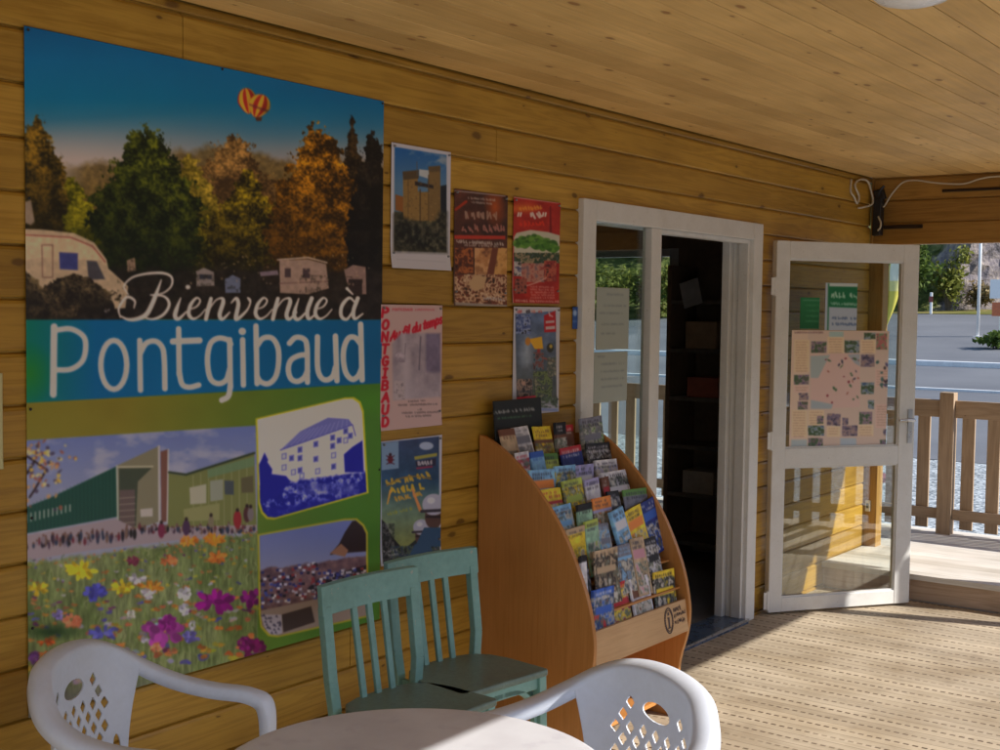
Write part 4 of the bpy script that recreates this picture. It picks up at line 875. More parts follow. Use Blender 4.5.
def build_ground():
    b = MB(); b.box(0.0, 3.3, -1.8, 6.93, -0.05, 0.0); o = b.build('floor', M['deck']); tag(o, kind='structure')
    b = MB(); b.box(0.0, 3.3, 6.93, 8.52, 0.12, 0.15).box(0.0, 3.3, 6.97, 8.52, -0.05, 0.1195).box(-4.3, -0.0005, 7.57, 8.52, -0.05, 0.1495); o = b.build('raised_floor', M['deck2']); tag(o, kind='structure')
    b = MB(); b.box(0.0, 3.3, 6.951, 6.968, 0.002, 0.118); o = b.build('step_riser', M['riser']); tag(o, 'brown board closing the face of the step to the raised deck', 'riser')
    # ground outside: gravel, then a road that climbs to the foot of the cliff
    def zg(y): return -0.3 if y < 25 else (-0.3 + 0.0592 * (y - 25) if y < 62 else 1.89)
    ys = [-200, -40, -10, 0, 10, 15, 20, 25, 30, 36, 42, 48, 54, 60, 62, 70, 300]; xs = [-250, -120, -60, -30, -15, 0, 15, 40, 120, 250]
    def sheet(name, ys, dz, mat):
        b = MB(); v = [(x, y, zg(y) + dz) for y in ys for x in xs]; n = len(xs)
        b.add(v, [(j*n+i, j*n+i+1, (j+1)*n+i+1, (j+1)*n+i) for j in range(len(ys)-1) for i in range(n-1)])
        return tag(b.build(name, mat), kind='structure')
    t = NT('gravel'); co = t.coord(); v = t.n('ShaderNodeTexVoronoi', {'Vector': co, 'Scale': 26.0}); n = t.noise(co, 1.2, 4)
    c = t.ramp(t.n('ShaderNodeSeparateColor', {0: v.outputs['Color']}).outputs[0], [(0.0, (0.14, 0.16, 0.18)), (0.5, (0.36, 0.39, 0.41)), (1.0, (0.6, 0.64, 0.66))])
    c = t.mix(1.0, c, t.ramp(n, [(0.3, (0.75, 0.75, 0.74)), (0.7, (1.08, 1.08, 1.08))]), 'MULTIPLY')
    sheet('ground', ys, 0, t.bsdf(c, 0.85, 0.2, bump=v.outputs['Distance'], bstr=0.6, bdist=0.02))
    t = NT('asphalt'); co = t.coord(); n1 = t.noise(co, 0.25, 5); n2 = t.noise(co, 60, 3)
    c = t.ramp(t.math('ADD', t.math('MULTIPLY', n1, .7), t.math('MULTIPLY', n2, .3)), [(0.32, (0.12, 0.125, 0.14)), (0.66, (0.18, 0.185, 0.20))])
    sheet('road', [16.5, 20, 25, 30, 36, 42, 48, 54, 58], 0.006, t.bsdf(c, 0.8, 0.3, bump=n2, bstr=.2))
    t = NT('verge'); co = t.coord(); n1 = t.noise(co, 0.5, 5); n2 = t.noise(co, 5, 4)
    c = t.ramp(t.math('ADD', t.math('MULTIPLY', n1, .6), t.math('MULTIPLY', n2, .4)), [(0.35, (0.10, 0.12, 0.025)), (0.5, (0.19, 0.17, 0.05)), (0.66, (0.3, 0.24, 0.12))])
    o = sheet('verge', [58, 60, 62, 66], 0.03, t.bsdf(c, .9, .1, bump=n2)); 
    # kerb and painted line across the road
    kc = m_plain('white_kerb_concrete', (0.66, 0.68, 0.70), .8, .08, 3)
    b = MB(); b.box(-60, 14, 33.9, 34.3, zg(34) - .1, zg(34) + .14); tag(b.build('kerb', kc, None, bevel=.02), kind='structure')
    b = MB(); b.box(-60, 14, 28.4, 28.62, zg(28.5) - .02, zg(28.5) + .05); tag(b.build('road_line', kc), kind='structure')
    return zg
ZG = build_ground()
# ================================================================== doorway, sidelight and the open glass door
def build_doorway():
    f = thing('door_frame', 'white painted door frame with glazed sidelight set in the plank wall', 'door frame')
    b = MB(); z = 2.058; X0, X1 = -0.13, 0.026
    b.box(X0, X1, 4.275, 4.372, 0.0, z); b.build('jamb', M['white'], f, bevel=.004)
    b = MB(); b.box(-0.09, X1, 5.868, 5.972, 0.0, z).box(-0.135, -0.0905, 5.83, 5.968, 0, z - .03); b.build('jamb', M['white'], f, bevel=.004)
    b = MB(); b.box(X0 + .001, X1 - .001, 4.3725, 5.8675, 1.972, z); b.build('head', M['white'], f, bevel=.004)
    b = MB(); b.box(-0.028, X1 - .004, 4.838, 4.925, 0.02, 1.9715); b.build('mullion', M['white'], f, bevel=.004)
    b = MB(); b.box(-0.05, 0.004, 5.846, 5.8675, 0.02, 1.9715).box(-0.05, 0.004, 4.9255, 5.8455, 1.952, 1.9715); b.build('door_stop', M['white'], f, bevel=.003)
    b = MB(); b.box(-0.06, X1 - .004, 4.3725, 4.8375, 0.02, 0.13); b.build('bottom_rail', M['white'], f, bevel=.004)
    b = MB(); b.box(-0.018, -0.012, 4.3725, 4.8375, 0.13, 1.9715); b.build('pane', M['glass'], f)
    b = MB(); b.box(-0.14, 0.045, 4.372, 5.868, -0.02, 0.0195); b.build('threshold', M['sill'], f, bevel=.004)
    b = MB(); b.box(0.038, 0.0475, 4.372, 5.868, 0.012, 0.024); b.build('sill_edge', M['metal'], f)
    # sheets taped inside the sidelight
    for i, (y0, y1, z0, z1, lab) in enumerate([(4.44, 4.705, 1.435, 1.70, 'upper white typed notice taped inside the sidelight pane'), (4.43, 4.70, 1.21, 1.425, 'lower white timetable sheet taped inside the sidelight pane')]):
        a = art_sheet(y0, y1, z0, z1, -0.0112, [(.12, .3, .8, 1.6), (.3, .2, .9, 1.2), (.42, .1, .8, 1.2), (.6, .15, .85, 1.2), (.75, .15, .6, 1.2)] if i == 0 else [(.1, .1, .35, 1.6), (.25, .2, .9, 1.4), (.4, .2, .9, 1.4), (.55, .2, .9, 1.4), (.7, .2, .85, 1.4)], (124, 130, 126), 5 + i, (84, 90, 96))
        o = a.mesh('notice', M['print'], XN, K=2.0); tag(o, lab, 'notice', 'notices in the sidelight')
    # the leaf: local s along its width, n towards the camera
    hp = Vector((0.05, 6.09, 0)); e = Vector((0.5707, 0.8211, 0)); n = Vector((0.8211, -0.5707, 0))
    rz = math.atan2(e.y, e.x)
    d = thing('glass_door', 'white framed glass door standing wide open against the porch end', 'door', hp, rz)
    # in local coordinates: x = along the leaf, -y = towards the camera
    T = 0.045
    b = MB(); b.box(0, 0.079, 0, T, 0.012, 1.981); b.build('stile', M['white'], d, bevel=.004)
    b = MB(); b.box(0.784, 0.884, 0, T, 0.012, 1.981); b.build('stile', M['white'], d, bevel=.004)
    for nm, z0, z1 in (('top_rail', 1.886, 1.98), ('middle_rail', 0.786, 0.886), ('bottom_rail', 0.013, 0.088)):
        b = MB(); b.box(0.0785, 0.7845, 0.001, T - .001, z0, z1); b.build(nm, M['white'], d, bevel=.003)
    for z0, z1 in ((0.885, 1.887), (0.087, 0.787)):
        b = MB(); b.box(0.0785, 0.7845, 0.022, 0.028, z0, z1); b.build('pane', M['door_glass'], d)
        b = MB()
        for q in ((0.079, 0.086, z0 + .001, z1 - .001), (0.778, 0.784, z0 + .001, z1 - .001), (0.086, 0.778, z1 - .009, z1 - .001), (0.086, 0.778, z0 + .001, z0 + .009)): b.box(q[0], q[1], 0.01, 0.0215, q[2], q[3])
        b.build('glazing_bead', M['white'], d)
    b = MB(); b.box(0.838, 0.866, -0.006, 0.001, 0.9, 1.085); b.tube([(0.852, -0.004, 1.03), (0.852, -0.045, 1.03)], 0.008, 10); b.tube([(0.852, -0.042, 1.03), (0.845, -0.048, 1.03), (0.80, -0.05, 1.032), (0.752, -0.046, 1.03)], [.009, .009, .008, .007], 10)
    b.box(0.848, 0.856, -0.0075, -0.0055, .925, .945); b.build('handle', M['metal'], d, bevel=.001)
    for z in (0.08, 0.93, 1.74):
        b = MB(); b.tube([(-0.012, -0.008, z - .05), (-0.012, -0.008, z + .05)], .008, 10); b.box(-0.035, -0.012, -.0125, -.0085, z - .045, z + .045); b.box(-0.012, -0.001, -.0125, -.0085, z - .045, z + .045); b.build('hinge', M['white'], d)
    # sheets on the door's upper pane
    def on_door(s0, s1, z0, z1, res, off=-0.001): 
        o = hp + e * s0 + n * (-0.022 + 0.0012 - off); return Art((o.x, o.y, z1), tuple(e), s1 - s0, z1 - z0, res)
    a = on_door(0.113, 0.717, 0.890, 1.512, 0.003); C = crop(780, 240, 3.407)
    a.fill((176, 158, 148)); a.fill((184, 164, 150), (a.X < 808) * 1.0)
    a.poly(C((104, 390), (272, 385), (272, 570), (104, 575)), (180, 154, 148)); a.poly(C((104, 395), (170, 392), (150, 430), (130, 470), (104, 470)), (140, 150, 152)); a.poly(C((230, 390), (272, 388), (272, 430), (255, 420)), (140, 146, 156)); a.poly(C((105, 545), (180, 560), (175, 575), (105, 575)), (138, 148, 156))
    for x0, y0, x1, y1, s in ((48, 340, 100, 450, 1), (162, 330, 218, 385, 1), (275, 340, 325, 385, 1), (48, 495, 100, 520, 0), (40, 580, 92, 670, 1), (96, 580, 150, 640, 1), (160, 635, 205, 670, 1), (265, 630, 318, 668, 1), (325, 440, 378, 500, 0), (325, 560, 378, 640, 0)):
        a.poly(C((x0, y0), (x1, y0), (x1, y1), (x0, y1)), (192, 170, 144) if s else (184, 158, 150))
        for k in range(int((y1 - y0) / 9)): a.scrib(*C((x0 + 5, y0 + 9 + k * 9))[0], *C((x1 - 6, y0 + 9 + k * 9))[0], .9, .3, (150, 124, 104), k + x0)
    for i, (x, y, w, h) in enumerate([(106, 345, 52, 40), (220, 342, 50, 42), (276, 390, 46, 42), (48, 460, 50, 32), (276, 485, 44, 40), (160, 592, 46, 40), (270, 585, 44, 42), (96, 632, 54, 34), (212, 632, 52, 36), (96, 675, 50, 30), (286, 316, 40, 22), (64, 522, 32, 24), (60, 550, 34, 28), (300, 545, 20, 30), (212, 605, 20, 26), (126, 600, 22, 26), (328, 318, 36, 55), (352, 645, 20, 20), (340, 680, 28, 22)]):
        pal = [[(70, 66, 96), (130, 110, 120), (60, 84, 60), (96, 80, 84)], [(60, 80, 110), (120, 130, 140), (54, 76, 50), (90, 84, 80)], [(76, 70, 90), (140, 120, 116), (100, 90, 110), (60, 56, 70)]][i % 3]
        if i == 16: pal = [(60, 104, 70), (150, 90, 90), (100, 130, 100)]
        p0, p1 = C((x, y))[0], C((x + w, y + h))[0]; a.photo(p0[0], p0[1], p1[0], p1[1], pal, 3.2, i)
    r = random.Random(8)
    for i in range(26):
        q = C((r.uniform(150, 270), r.uniform(400, 560)))[0]; a.ell(q[0], q[1], r.uniform(.7, 2), r.uniform(.5, 1.2), r.choice(((120, 50, 60), (60, 90, 60), (50, 50, 70), (140, 80, 70))), r.uniform(0, 3))
    for i in range(12):
        q = C((r.uniform(328, 376), r.uniform(400, 500)))[0]; a.ell(q[0], q[1], r.uniform(1, 2.6), r.uniform(.8, 1.6), r.choice(((80, 76, 110), (60, 90, 90), (60, 50, 60))), r.uniform(0, 3))
    a.scrib(*C((50, 318))[0], *C((150, 318))[0], 1.8, .6, (110, 80, 80), 3); a.poly(C((168, 312), (216, 312), (216, 330), (168, 330)), (140, 160, 160)); a.poly(C((38, 680), (92, 680), (92, 705), (38, 705)), (150, 160, 164)); a.poly(C((205, 675), (260, 675), (260, 700), (205, 700)), (150, 160, 170))
    o = a.mesh('map_poster', M['print'], n, K=1.75, curl=0, seed=2); tag(o, 'large pinkish map poster with small photos taped to the open glass door', 'poster')
    a = on_door(0.312, 0.509, 1.5135, 1.766, 0.003); a.fill((150, 160, 176)); a.poly(C((165, 148), (272, 152), (272, 232), (165, 228)), (26, 96, 62)); a.poly(C((166, 148), (272, 150), (272, 160), (166, 158)), (168, 176, 176)); a.scrib(*C((176, 198))[0], *C((264, 200))[0], 6, 1.7, (160, 184, 172), 4); a.scrib(*C((172, 220))[0], *C((268, 224))[0], 2.6, .9, (150, 176, 164), 5); a.scrib(*C((178, 270))[0], *C((262, 272))[0], 2.6, .9, (60, 80, 120), 6); a.scrib(*C((178, 290))[0], *C((262, 292))[0], 2.8, 1.0, (60, 80, 120), 7); a.line(C((166, 150), (163, 310)), 1.4, (40, 100, 70))
    o = a.mesh('notice', M['print'], n, K=1.6); tag(o, 'white notice with a green lettered heading on the open glass door', 'notice')
    a = on_door(0.160, 0.277, 1.520, 1.686, 0.003); a.fill((30, 92, 56)); a.vgrad([(296, (36, 104, 64)), (330, (26, 78, 46))])
    for k in range(4): a.scrib(*C((88, 225 + k * 18))[0], *C((136, 226 + k * 18))[0], 1.6, .5, (70, 124, 90), k)
    a.line(C((80, 205), (144, 206)), 1, (80, 130, 100))
    o = a.mesh('notice', M['print'], n, K=1.6); tag(o, 'small all-green notice left of the green-headed one on the glass door', 'notice')
build_doorway()

def build_posters():
    o = art_banner().mesh('welcome_banner', M['gloss_print'], XN, ripple=0.0015, seed=1); tag(o, 'huge welcome banner with campsite, blue lettering band and flower meadow', 'banner')
    for i, (y, z) in enumerate([(1.785, 2.272), (1.785, 1.335), (1.787, 1.06), (1.787, .78), (3.078, 2.272), (3.078, 1.06), (2.4, 2.275), (1.785, 1.86)]):
        b = MB(); b.lathe([(.004, 0), (.004, .001), (.0026, .0025)], (0, 0), 10); p = b.build('pin', M['black'], o); p.location = (0.0068, y, z); p.rotation_euler = (0, rad(90), 0)
    for art, nm, lab, curl in ((art_castle, 'castle_poster', 'poster of a tan stone castle tower under blue sky, right of the banner top', .012), (art_dark, 'event_poster', 'dark brown event poster with orange corners and cave-like photos', .004),
                          (art_red, 'event_poster', 'red poster with a green tree in the middle, next to the door frame', .004), (art_pink, 'event_poster', 'pale pink poster with red letters down its left edge', .007),
                          (art_teal, 'event_poster', 'dark teal poster with two people in white helmets and yellow lettering', .004), (art_sport, 'event_poster', 'grey outdoor sports poster with a red corner block, above the brochure rack', .006)):
        o = art().mesh(nm, M['print'], XN, curl=curl, ripple=.002, seed=len(lab)); tag(o, lab, 'poster')
        vv = np.array([v.co[:] for v in o.data.vertices]); y0, y1, z0, z1 = vv[:, 1].min(), vv[:, 1].max(), vv[:, 2].min(), vv[:, 2].max()
        for (y, z) in ((y0 + .012, z1 - .012), (y1 - .012, z1 - .012), (y0 + .012, z0 + .05), (y1 - .012, z0 + .05)):
            b = MB(); b.lathe([(.004, -.004), (.004, .003), (.0026, .005)], (0, 0), 10); pn = b.build('pin', M['pin'], o); pn.location = (.008, y, z); pn.rotation_euler = (0, rad(90), 0)
    a = wall_art(4.238, 4.2745, 1.525, 1.615, .003); a.fill((34, 62, 120)); a.ell(575, 313, 2, 3, (120, 140, 170)); a.scrib(572, 322, 578, 322, 1.6, .5, (110, 130, 160), 2)
    o = a.mesh('sticker', M['print'], XN); tag(o, 'tiny blue sticker on the wall at the door frame edge', 'sticker')
    a = art_sheet(1.45, 1.711, 1.192, 1.428, 0.004, [(.2, .1, .9, 3), (.5, .1, .9, 2), (.7, .1, .9, 2)], (150, 146, 110), 9); o = a.mesh('notice', M['print'], XN, curl=.004); tag(o, 'cream notice cut off by the left edge, beside the big banner', 'notice')
build_posters()
# ================================================================== brochure rack with its brochures
def y_on(px, py, x):
    """y where the sight line of a photograph point meets the plane x"""
    d = FW + RT * ((px - 500) / FPX) - UP * ((py - 375) / FPX); return float((CAMPOS + d * ((x - CAMPOS[0]) / d[0]))[1])

def build_rack():
    t = thing('brochure_rack', 'curved brown wooden brochure rack standing by the doorway', 'rack')
    prof = catmull([(0.0, 1.137), (0.03, 1.13), (0.105, 1.092), (0.20, 1.022), (0.31, 0.908), (0.388, 0.80), (0.445, 0.69), (0.487, 0.585), (0.512, 0.47), (0.515, 0.40), (0.505, 0.33), (0.48, 0.24), (0.472, 0.16), (0.488, 0.06), (0.50, 0.0)], 4)
    prof = [(float(p[0]) + .008, float(p[1])) for p in prof] + [(0.008, 0.0)]
    prof = prof[::-1]
    for y in (3.62, 4.312):
        b = MB(); b.prism(prof, y, y + 0.02, 'y'); b.build('side_panel', M['rack'], t, bevel=.002)
    b = MB(); b.box(0.0085, 0.02, 3.6405, 4.3115, 0.03, 1.10); b.build('back_panel', M['rack'], t)
    b = MB(); b.obox((0.507, 3.976, 0.415), (0.008, 0, 0.0012), (0, 0.3355, 0), (-0.009, 0, 0.062)); fr = b.build('front_board', M['rackfront'], t, bevel=.002)
    b = MB(); b.box(0.02, 0.49, 3.6405, 4.3115, 0.335, 0.352); b.build('shelf', M['rack'], t)
    b = MB(); b.box(0.02, 0.40, 3.6405, 4.3115, 0.04, 0.055); b.build('shelf', M['rack'], t)
    # emblem and lettering on the front board
    X = lambda z: 0.5165 - (z - 0.415) * 0.145
    b = MB(); ink = m_plain('dark_ink', (0.08, 0.05, 0.05), .6)
    def dash(y0, z0, y1, z1, w): b.bar((X(z0), y0, z0), (X(z1), y1, z1), w, .001, (0, z1 - z0, y0 - y1) if abs(y1-y0)+abs(z1-z0) > 0 else (0, 1, 0))
    cy, cz = 4.165, 0.42
    for k in range(28):
        a0 = 2 * math.pi * k / 28; a1 = a0 + .2
        for rr, w in ((1.0, .005), (.84, .003)): dash(cy + .031 * rr * math.cos(a0), cz + .047 * rr * math.sin(a0), cy + .031 * rr * math.cos(a1), cz + .047 * rr * math.sin(a1), w)
    dash(cy, cz - .026, cy, cz + .012, .011); dash(cy - .010, cz - .027, cy + .010, cz - .027, .005); dash(cy - .009, cz + .011, cy + .002, cz + .011, .005); dash(cy, cz + .02, cy, cz + .031, .011)
    r = random.Random(6)
    for row, (z, n_) in enumerate(((.452, 6), (.43, 9), (.405, 8))):
        y = 4.207
        for k in range(n_):
            w = .007; h = .011 if row else .014
            for s in range(2): dash(y + r.uniform(0, w), z + r.uniform(-h, h) * .5, y + r.uniform(0, w), z + r.uniform(-h, h), .0018)
            dash(y, z - h * .5, y + r.uniform(-.001, .003), z + h * .6, .002); y += .0105
    b.build('emblem', ink, fr, fix=False)
    # rows: top edge of the brochures (x, z), px range used to place them
    rows = [(0.070, 1.165), (0.135, 1.072), (0.195, 1.022), (0.252, 0.968), (0.305, 0.905), (0.357, 0.835), (0.407, 0.735), (0.442, 0.61)]
    for i, (x, z) in enumerate(rows):
        b = MB(); zb = z - .212; xb = x + .056; b.box(xb - .045, xb + .018, 3.6405, 4.3115, zb - .008, zb); b.build('shelf', M['rack'], t)
    W_, K_, Bl, Nv, Sk, Yl, Gd, Gn, Lg, Mn, Rd, Or, Br, Bg, Gy, Lv, Pk = (160,158,166), (24,22,26), (40,70,140), (24,34,90), (96,134,170), (176,150,40), (150,116,50), (70,104,50), (128,140,64), (120,150,128), (140,36,44), (176,104,50), (84,52,40), (140,120,98), (92,92,104), (128,124,160), (150,108,120)
    # (px left, px right, base colour, accent, wording)
    R = [
     [(491,515,Bg,Br,'beige booklet with grey pictures'),(517,533,W_,Gy,'white booklet with a grey picture'),(535,552,Yl,Br,'bright yellow booklet'),(553,563,K_,Br,'black booklet'),(563,576,Br,Rd,'dark red photo brochure'),(577,600,Gy,Gn,'wide scenic photo brochure')],
     [(512,528,W_,Rd,'white brochure with red and blue marks'),(530,543,Sk,Bl,'sky blue brochure'),(544,561,Lg,Gn,'yellow-green photo brochure'),(562,583,Nv,Rd,'navy brochure with a red band'),(588,612,K_,W_,'black brochure with white script')],
     [(528,552,Sk,Or,'pale blue brochure with a small orange picture'),(553,573,Sk,Yl,'blue brochure with yellow lettering'),(574,594,Lv,W_,'lavender brochure'),(597,618,W_,Lv,'white brochure with purple top')],
     [(540,563,Yl,Rd,'yellow and dark red brochure'),(564,583,Lg,Yl,'lime green brochure'),(584,598,W_,Lv,'white brochure with dark birds'),(601,608,Br,Rd,'thin brown brochure'),(607,631,W_,K_,'broad white brochure with black foot')],
     [(551,574,Sk,Pk,'pale blue brochure with pink motif'),(576,590,Mn,K_,'mint brochure with dark plants'),(591,609,Or,Lv,'orange and lilac brochure'),(611,622,K_,Gy,'narrow black brochure'),(624,648,Gy,Gn,'dark grey landscape brochure')],
     [(560,583,Yl,Bg,'yellow and beige brochure'),(584,597,Mn,Lg,'light mint folder'),(598,609,Gy,Sk,'blue-grey brochure'),(609,622,Sk,W_,'tilted sky blue and white brochure'),(623,640,Yl,Or,'tilted yellow and orange brochure'),(641,656,Nv,Bl,'tilted dark blue brochure')],
     [(573,581,W_,K_,'white card'),(582,588,K_,Gy,'black spine booklet'),(590,613,Bg,K_,'beige patterned booklet'),(616,631,Gy,Sk,'grey brochure with blue head'),(632,645,Bg,Pk,'brown-beige brochure'),(646,658,K_,W_,'black brochure with white top')],
     [(589,609,Bl,Rd,'blue and red striped magazine'),(611,629,Rd,Yl,'red and yellow magazine'),(631,649,W_,Br,'white brochure with brown picture'),(653,673,Yl,K_,'olive and yellow folder')]]
    RN = ['top', 'second', 'third', 'fourth', 'fifth', 'sixth', 'seventh', 'bottom']
    for i, row in enumerate(R):
        xt, zt = rows[i]; tot = len(row)
        for j, (p0, p1, c0, c1, wd) in enumerate(row):
            pc = {0: 436, 1: 455, 2: 475, 3: 495, 4: 515, 5: 550, 6: 572, 7: 590}[i]
            y0, y1 = y_on(p0, pc, xt + .02), y_on(p1, pc - 4, xt + .02); y0 = max(y0, 3.643); y1 = min(max(y1, y0 + .03), 4.309)
            r = random.Random(i * 20 + j); h = .205 + r.uniform(-.028, .014) + (0.012 if i == 0 and j in (3, 4, 5) else 0)
            lean = .27 + r.uniform(-.05, .07); tilt = r.uniform(-.05, .05)
            if 'tilted' in wd: tilt = .16; 
            th = r.choice((.006, .01, .014)); dx = r.uniform(-.012, .012)
            up = np.array([-math.sin(lean), 0, math.cos(lean)]); es = np.array([0, 1.0, 0]); n = np.array([math.cos(lean), 0, math.sin(lean)])
            es2 = es * math.cos(tilt) - up * math.sin(tilt) * -1; up2 = up * math.cos(tilt) - es * math.sin(tilt) * -1 * -1
            es2 = es * math.cos(tilt) + up * math.sin(tilt); up2 = up * math.cos(tilt) - es * math.sin(tilt)
            w = y1 - y0; zz = zt + (0.01 if tilt > .1 else 0) + r.uniform(-.018, .008) - (.21 - h) * .3
            O = np.array([xt + dx + th / 2, y0, zz]) + (es * .012 if tilt > .1 else 0)
            a = Art(O, es2, w, h, .0026, -up2); S, T = a.S / w, a.T / h; a.c[:] = c0
            k = r.randrange(6); nse = fbm(a.S * 60 + i * 7, a.T * 60 + j * 5, k, 4)
            a.c *= (.72 + .56 * nse)[..., None]
            def rect(s0, s1, t0, t1, c, al=1.0):
                mk = ((S >= s0) & (S <= s1) & (T >= t0) & (T <= t1)) * al; a.fill(c, mk)
            def pic(s0, s1, t0, t1, cols):
                mk = ((S >= s0) & (S <= s1) & (T >= t0) & (T <= t1)); nn = np.clip((fbm(a.S * 42 + k * 9, a.T * 42, k + 1, 4) - .25) / .5, 0, .999) * (len(cols) - 1); q = np.floor(nn).astype(int); f = np.clip(((nn - q) - .2) * 1.7, 0, 1)[..., None]; cc = np.array(cols, float)
                a.fill(cc[q] * (1 - f) + cc[np.minimum(q + 1, len(cc) - 1)] * f, mk * 1.0)
            pal = [c1, tuple(v * .65 for v in c0), (130, 124, 116), c0, (72, 78, 70), (150, 146, 140)]; r.shuffle(pal)
            st = r.randrange(4)
            if st == 0: pic(.06, .94, .42, .96, pal); rect(.06, .94, .2, .36, c1)
            elif st == 1: pic(0, 1, .3, 1, pal); rect(0, 1, .24, .3, c1)
            elif st == 2: rect(0, 1, 0, .12, c1); pic(.08, .92, .4, .7, pal); pic(.08, .48, .74, .95, pal[::-1]); pic(.52, .92, .74, .95, pal)
            else: pic(0, 1, .12, 1, pal); rect(.1, .9, .3, .42, c0)
            # title strokes on the cover's head
            lum = sum(c0) / 3; tc = c1 if abs(sum(c1) / 3 - lum) > 36 else ((170, 166, 168) if lum < 95 else (40, 38, 52))
            for ln in range(1 + (w > .05)):
                t0 = .06 + ln * .075; s = .1
                while s < .86:
                    gw = r.uniform(.03, .09)
                    if r.random() < .8:
                        mk = (S >= s) & (S <= s + gw) & (T >= t0) & (T <= t0 + .05) & ((np.abs(S - s) < .025) | (np.abs(T - t0 - r.uniform(0, .05)) < .011) | (np.abs(S - s - gw) < .02))
                        a.fill(tc, mk * .8)
                    s += gw + .035
            bend = r.uniform(-.004, .02) * (1.4 if i > 4 else 1); a.P = a.P + (bend * (1 - T) ** 2 + r.uniform(-.006, .01) * (S - .5) ** 2 * 4 * (1 - T))[..., None] * n
            o = a.mesh('brochure', M['print'], n, thick=th, K=2.0)
            side = 'leftmost' if j == 0 else 'rightmost' if j == tot - 1 else ['', 'second from left', 'third from left', 'fourth from left', 'fifth from left'][j]
            tag(o, '%s, %s in the %s row of the rack' % (wd, side, RN[i]), 'brochure', 'brochures in the wooden rack')
    # black sign standing behind the top row
    a = Art((0.045, 3.66, 1.262), (0, 1, 0), .30, .17, .0024, (0.09, 0, -.996)); a.fill((22, 24, 26)); C = crop(460, 380, 2.5)
    a.scrib(*C((78, 86))[0], *C((186, 76))[0], 3.2, .9, (150, 150, 150), 44); a.scrib(*C((95, 98))[0], *C((180, 91))[0], 1.6, .5, (70, 110, 70), 45)
    o = a.mesh('header_sign', M['print'], (0.996, 0, 0.09), thick=.008); tag(o, 'black header sign with white lettering standing on top of the brochure rack', 'sign')
build_rack()
# ================================================================== green wooden chairs
def green_chair(loc, rz, label):
    """local: faces +x, seat centre at origin"""
    t = thing('wooden_chair', label, 'chair', loc, rz, 'green wooden chairs against the wall')
    HW = .20; zs = .455
    out = [(.155, -.195), (.165, -.185), (.165, .185), (.155, .195), (-.02, .195), (-.09, .18), (-.135, .14), (-.155, .08), (-.16, 0), (-.155, -.08), (-.135, -.14), (-.09, -.18), (-.02, -.195)]
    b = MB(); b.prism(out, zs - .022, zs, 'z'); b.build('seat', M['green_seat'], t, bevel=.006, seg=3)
    # back: two stiles continuing as rear legs, curved top rail, three spindles
    def bk(z): return -.145 - .045 * max(0, z - zs) / .34 - (.05 * (zs - z) / zs if z < zs else 0)
    for s in (-1, 1):
        b = MB(); pts = [(bk(z), s * (HW - .02 - (.012 if z < zs else 0)), z) for z in (0.0, .2, .43, .52, .64, .735)]
        for p, q in zip(pts[:-1], pts[1:]): b.bar(p, (q[0], q[1], q[2] + .003), .034, .026, (0, 1, 0))
        b.build('stile', M['green'], t, bevel=.003)
    b = MB(); n = 12; v = []; f = []
    for i in range(n + 1):
        u = -1 + 2 * i / n; y = u * HW; c = -.016 * (1 - u * u); r_ = .004
        for (dx, z) in ((.011, .715), (.013, .80), (-.008, .803), (-.011, .715)): v.append((bk(z) + c + dx + .004, y, z - .002 * u * u))
    for i in range(n):
        for k in range(4): f.append((i * 4 + k, i * 4 + (k + 1) % 4, (i + 1) * 4 + (k + 1) % 4, (i + 1) * 4 + k))
    f += [(0, 1, 2, 3), (n * 4 + 3, n * 4 + 2, n * 4 + 1, n * 4)]; b.add(v, f); b.build('top_rail', M['green'], t, bevel=.003)
    for y in (-.062, 0.0, .062):
        b = MB(); b.bar((bk(.455) + .004, y * .96, .45), (bk(.72) - .008, y, .725), .021, .012, (0, 1, 0)); b.build('spindle', M['green'], t, bevel=.002)
    for s in (-1, 1):
        b = MB(); b.bar((.142, s * .172, zs - .023), (.152, s * .178, 0), .032, .032); b.build('leg', M['green'], t, bevel=.003)
    b = MB(); b.box(.13, .148, -.17, .17, zs - .062, zs - .0225); b.box(-.13, .13, -.172, -.156, zs - .06, zs - .0225); b.box(-.13, .13, .156, .172, zs - .06, zs - .0225); b.build('apron', M['green'], t, bevel=.002)
    for y0, y1, s in ((.155, .02, 0), (-.155, -.02, 0)):
        b = MB(); pts = [(.139, y0, .26), (.139, y0 * .93, .33), (.139, y0 * .7, .38), (.139, y0 * .35 + y1 * .3, .402), (.139, y1 * .2, .405)]
        q = [tuple(p) for p in catmull(pts, 4)]
        for p, g in zip(q[:-1], q[1:]): b.bar(p, (g[0], g[1], g[2] + .001), .018, .014, (1, 0, 0))
        b.build('arched_bracket', M['green'], t)
    for s in (-1, 1):
        b = MB(); y = s * .168; q = [tuple(p) for p in catmull([(.125, y, .27), (.118, y, .34), (.09, y, .385), (.03, y, .398)], 4)]
        for p, g in zip(q[:-1], q[1:]): b.bar(p, (g[0], g[1], g[2] + .001), .014, .016, (0, 1, 0))
        b.build('arched_bracket', M['green'], t)
    b = MB(); b.bar((.146, -.17, .17), (.146, .17, .17), .02, .02, (0, 0, 1)); b.build('stretcher', M['green'], t); b = MB(); b.bar((-.165, -.16, .2), (-.165, .16, .2), .02, .02, (0, 0, 1)); b.build('stretcher', M['green'], t)
    return t
green_chair((0.475, 2.715, 0), rad(-3), 'sea green slat-back wooden chair, the one partly behind the white table')
green_chair((0.405, 3.075, 0), rad(-7), 'sea green slat-back wooden chair between the other green chair and the brochure rack')

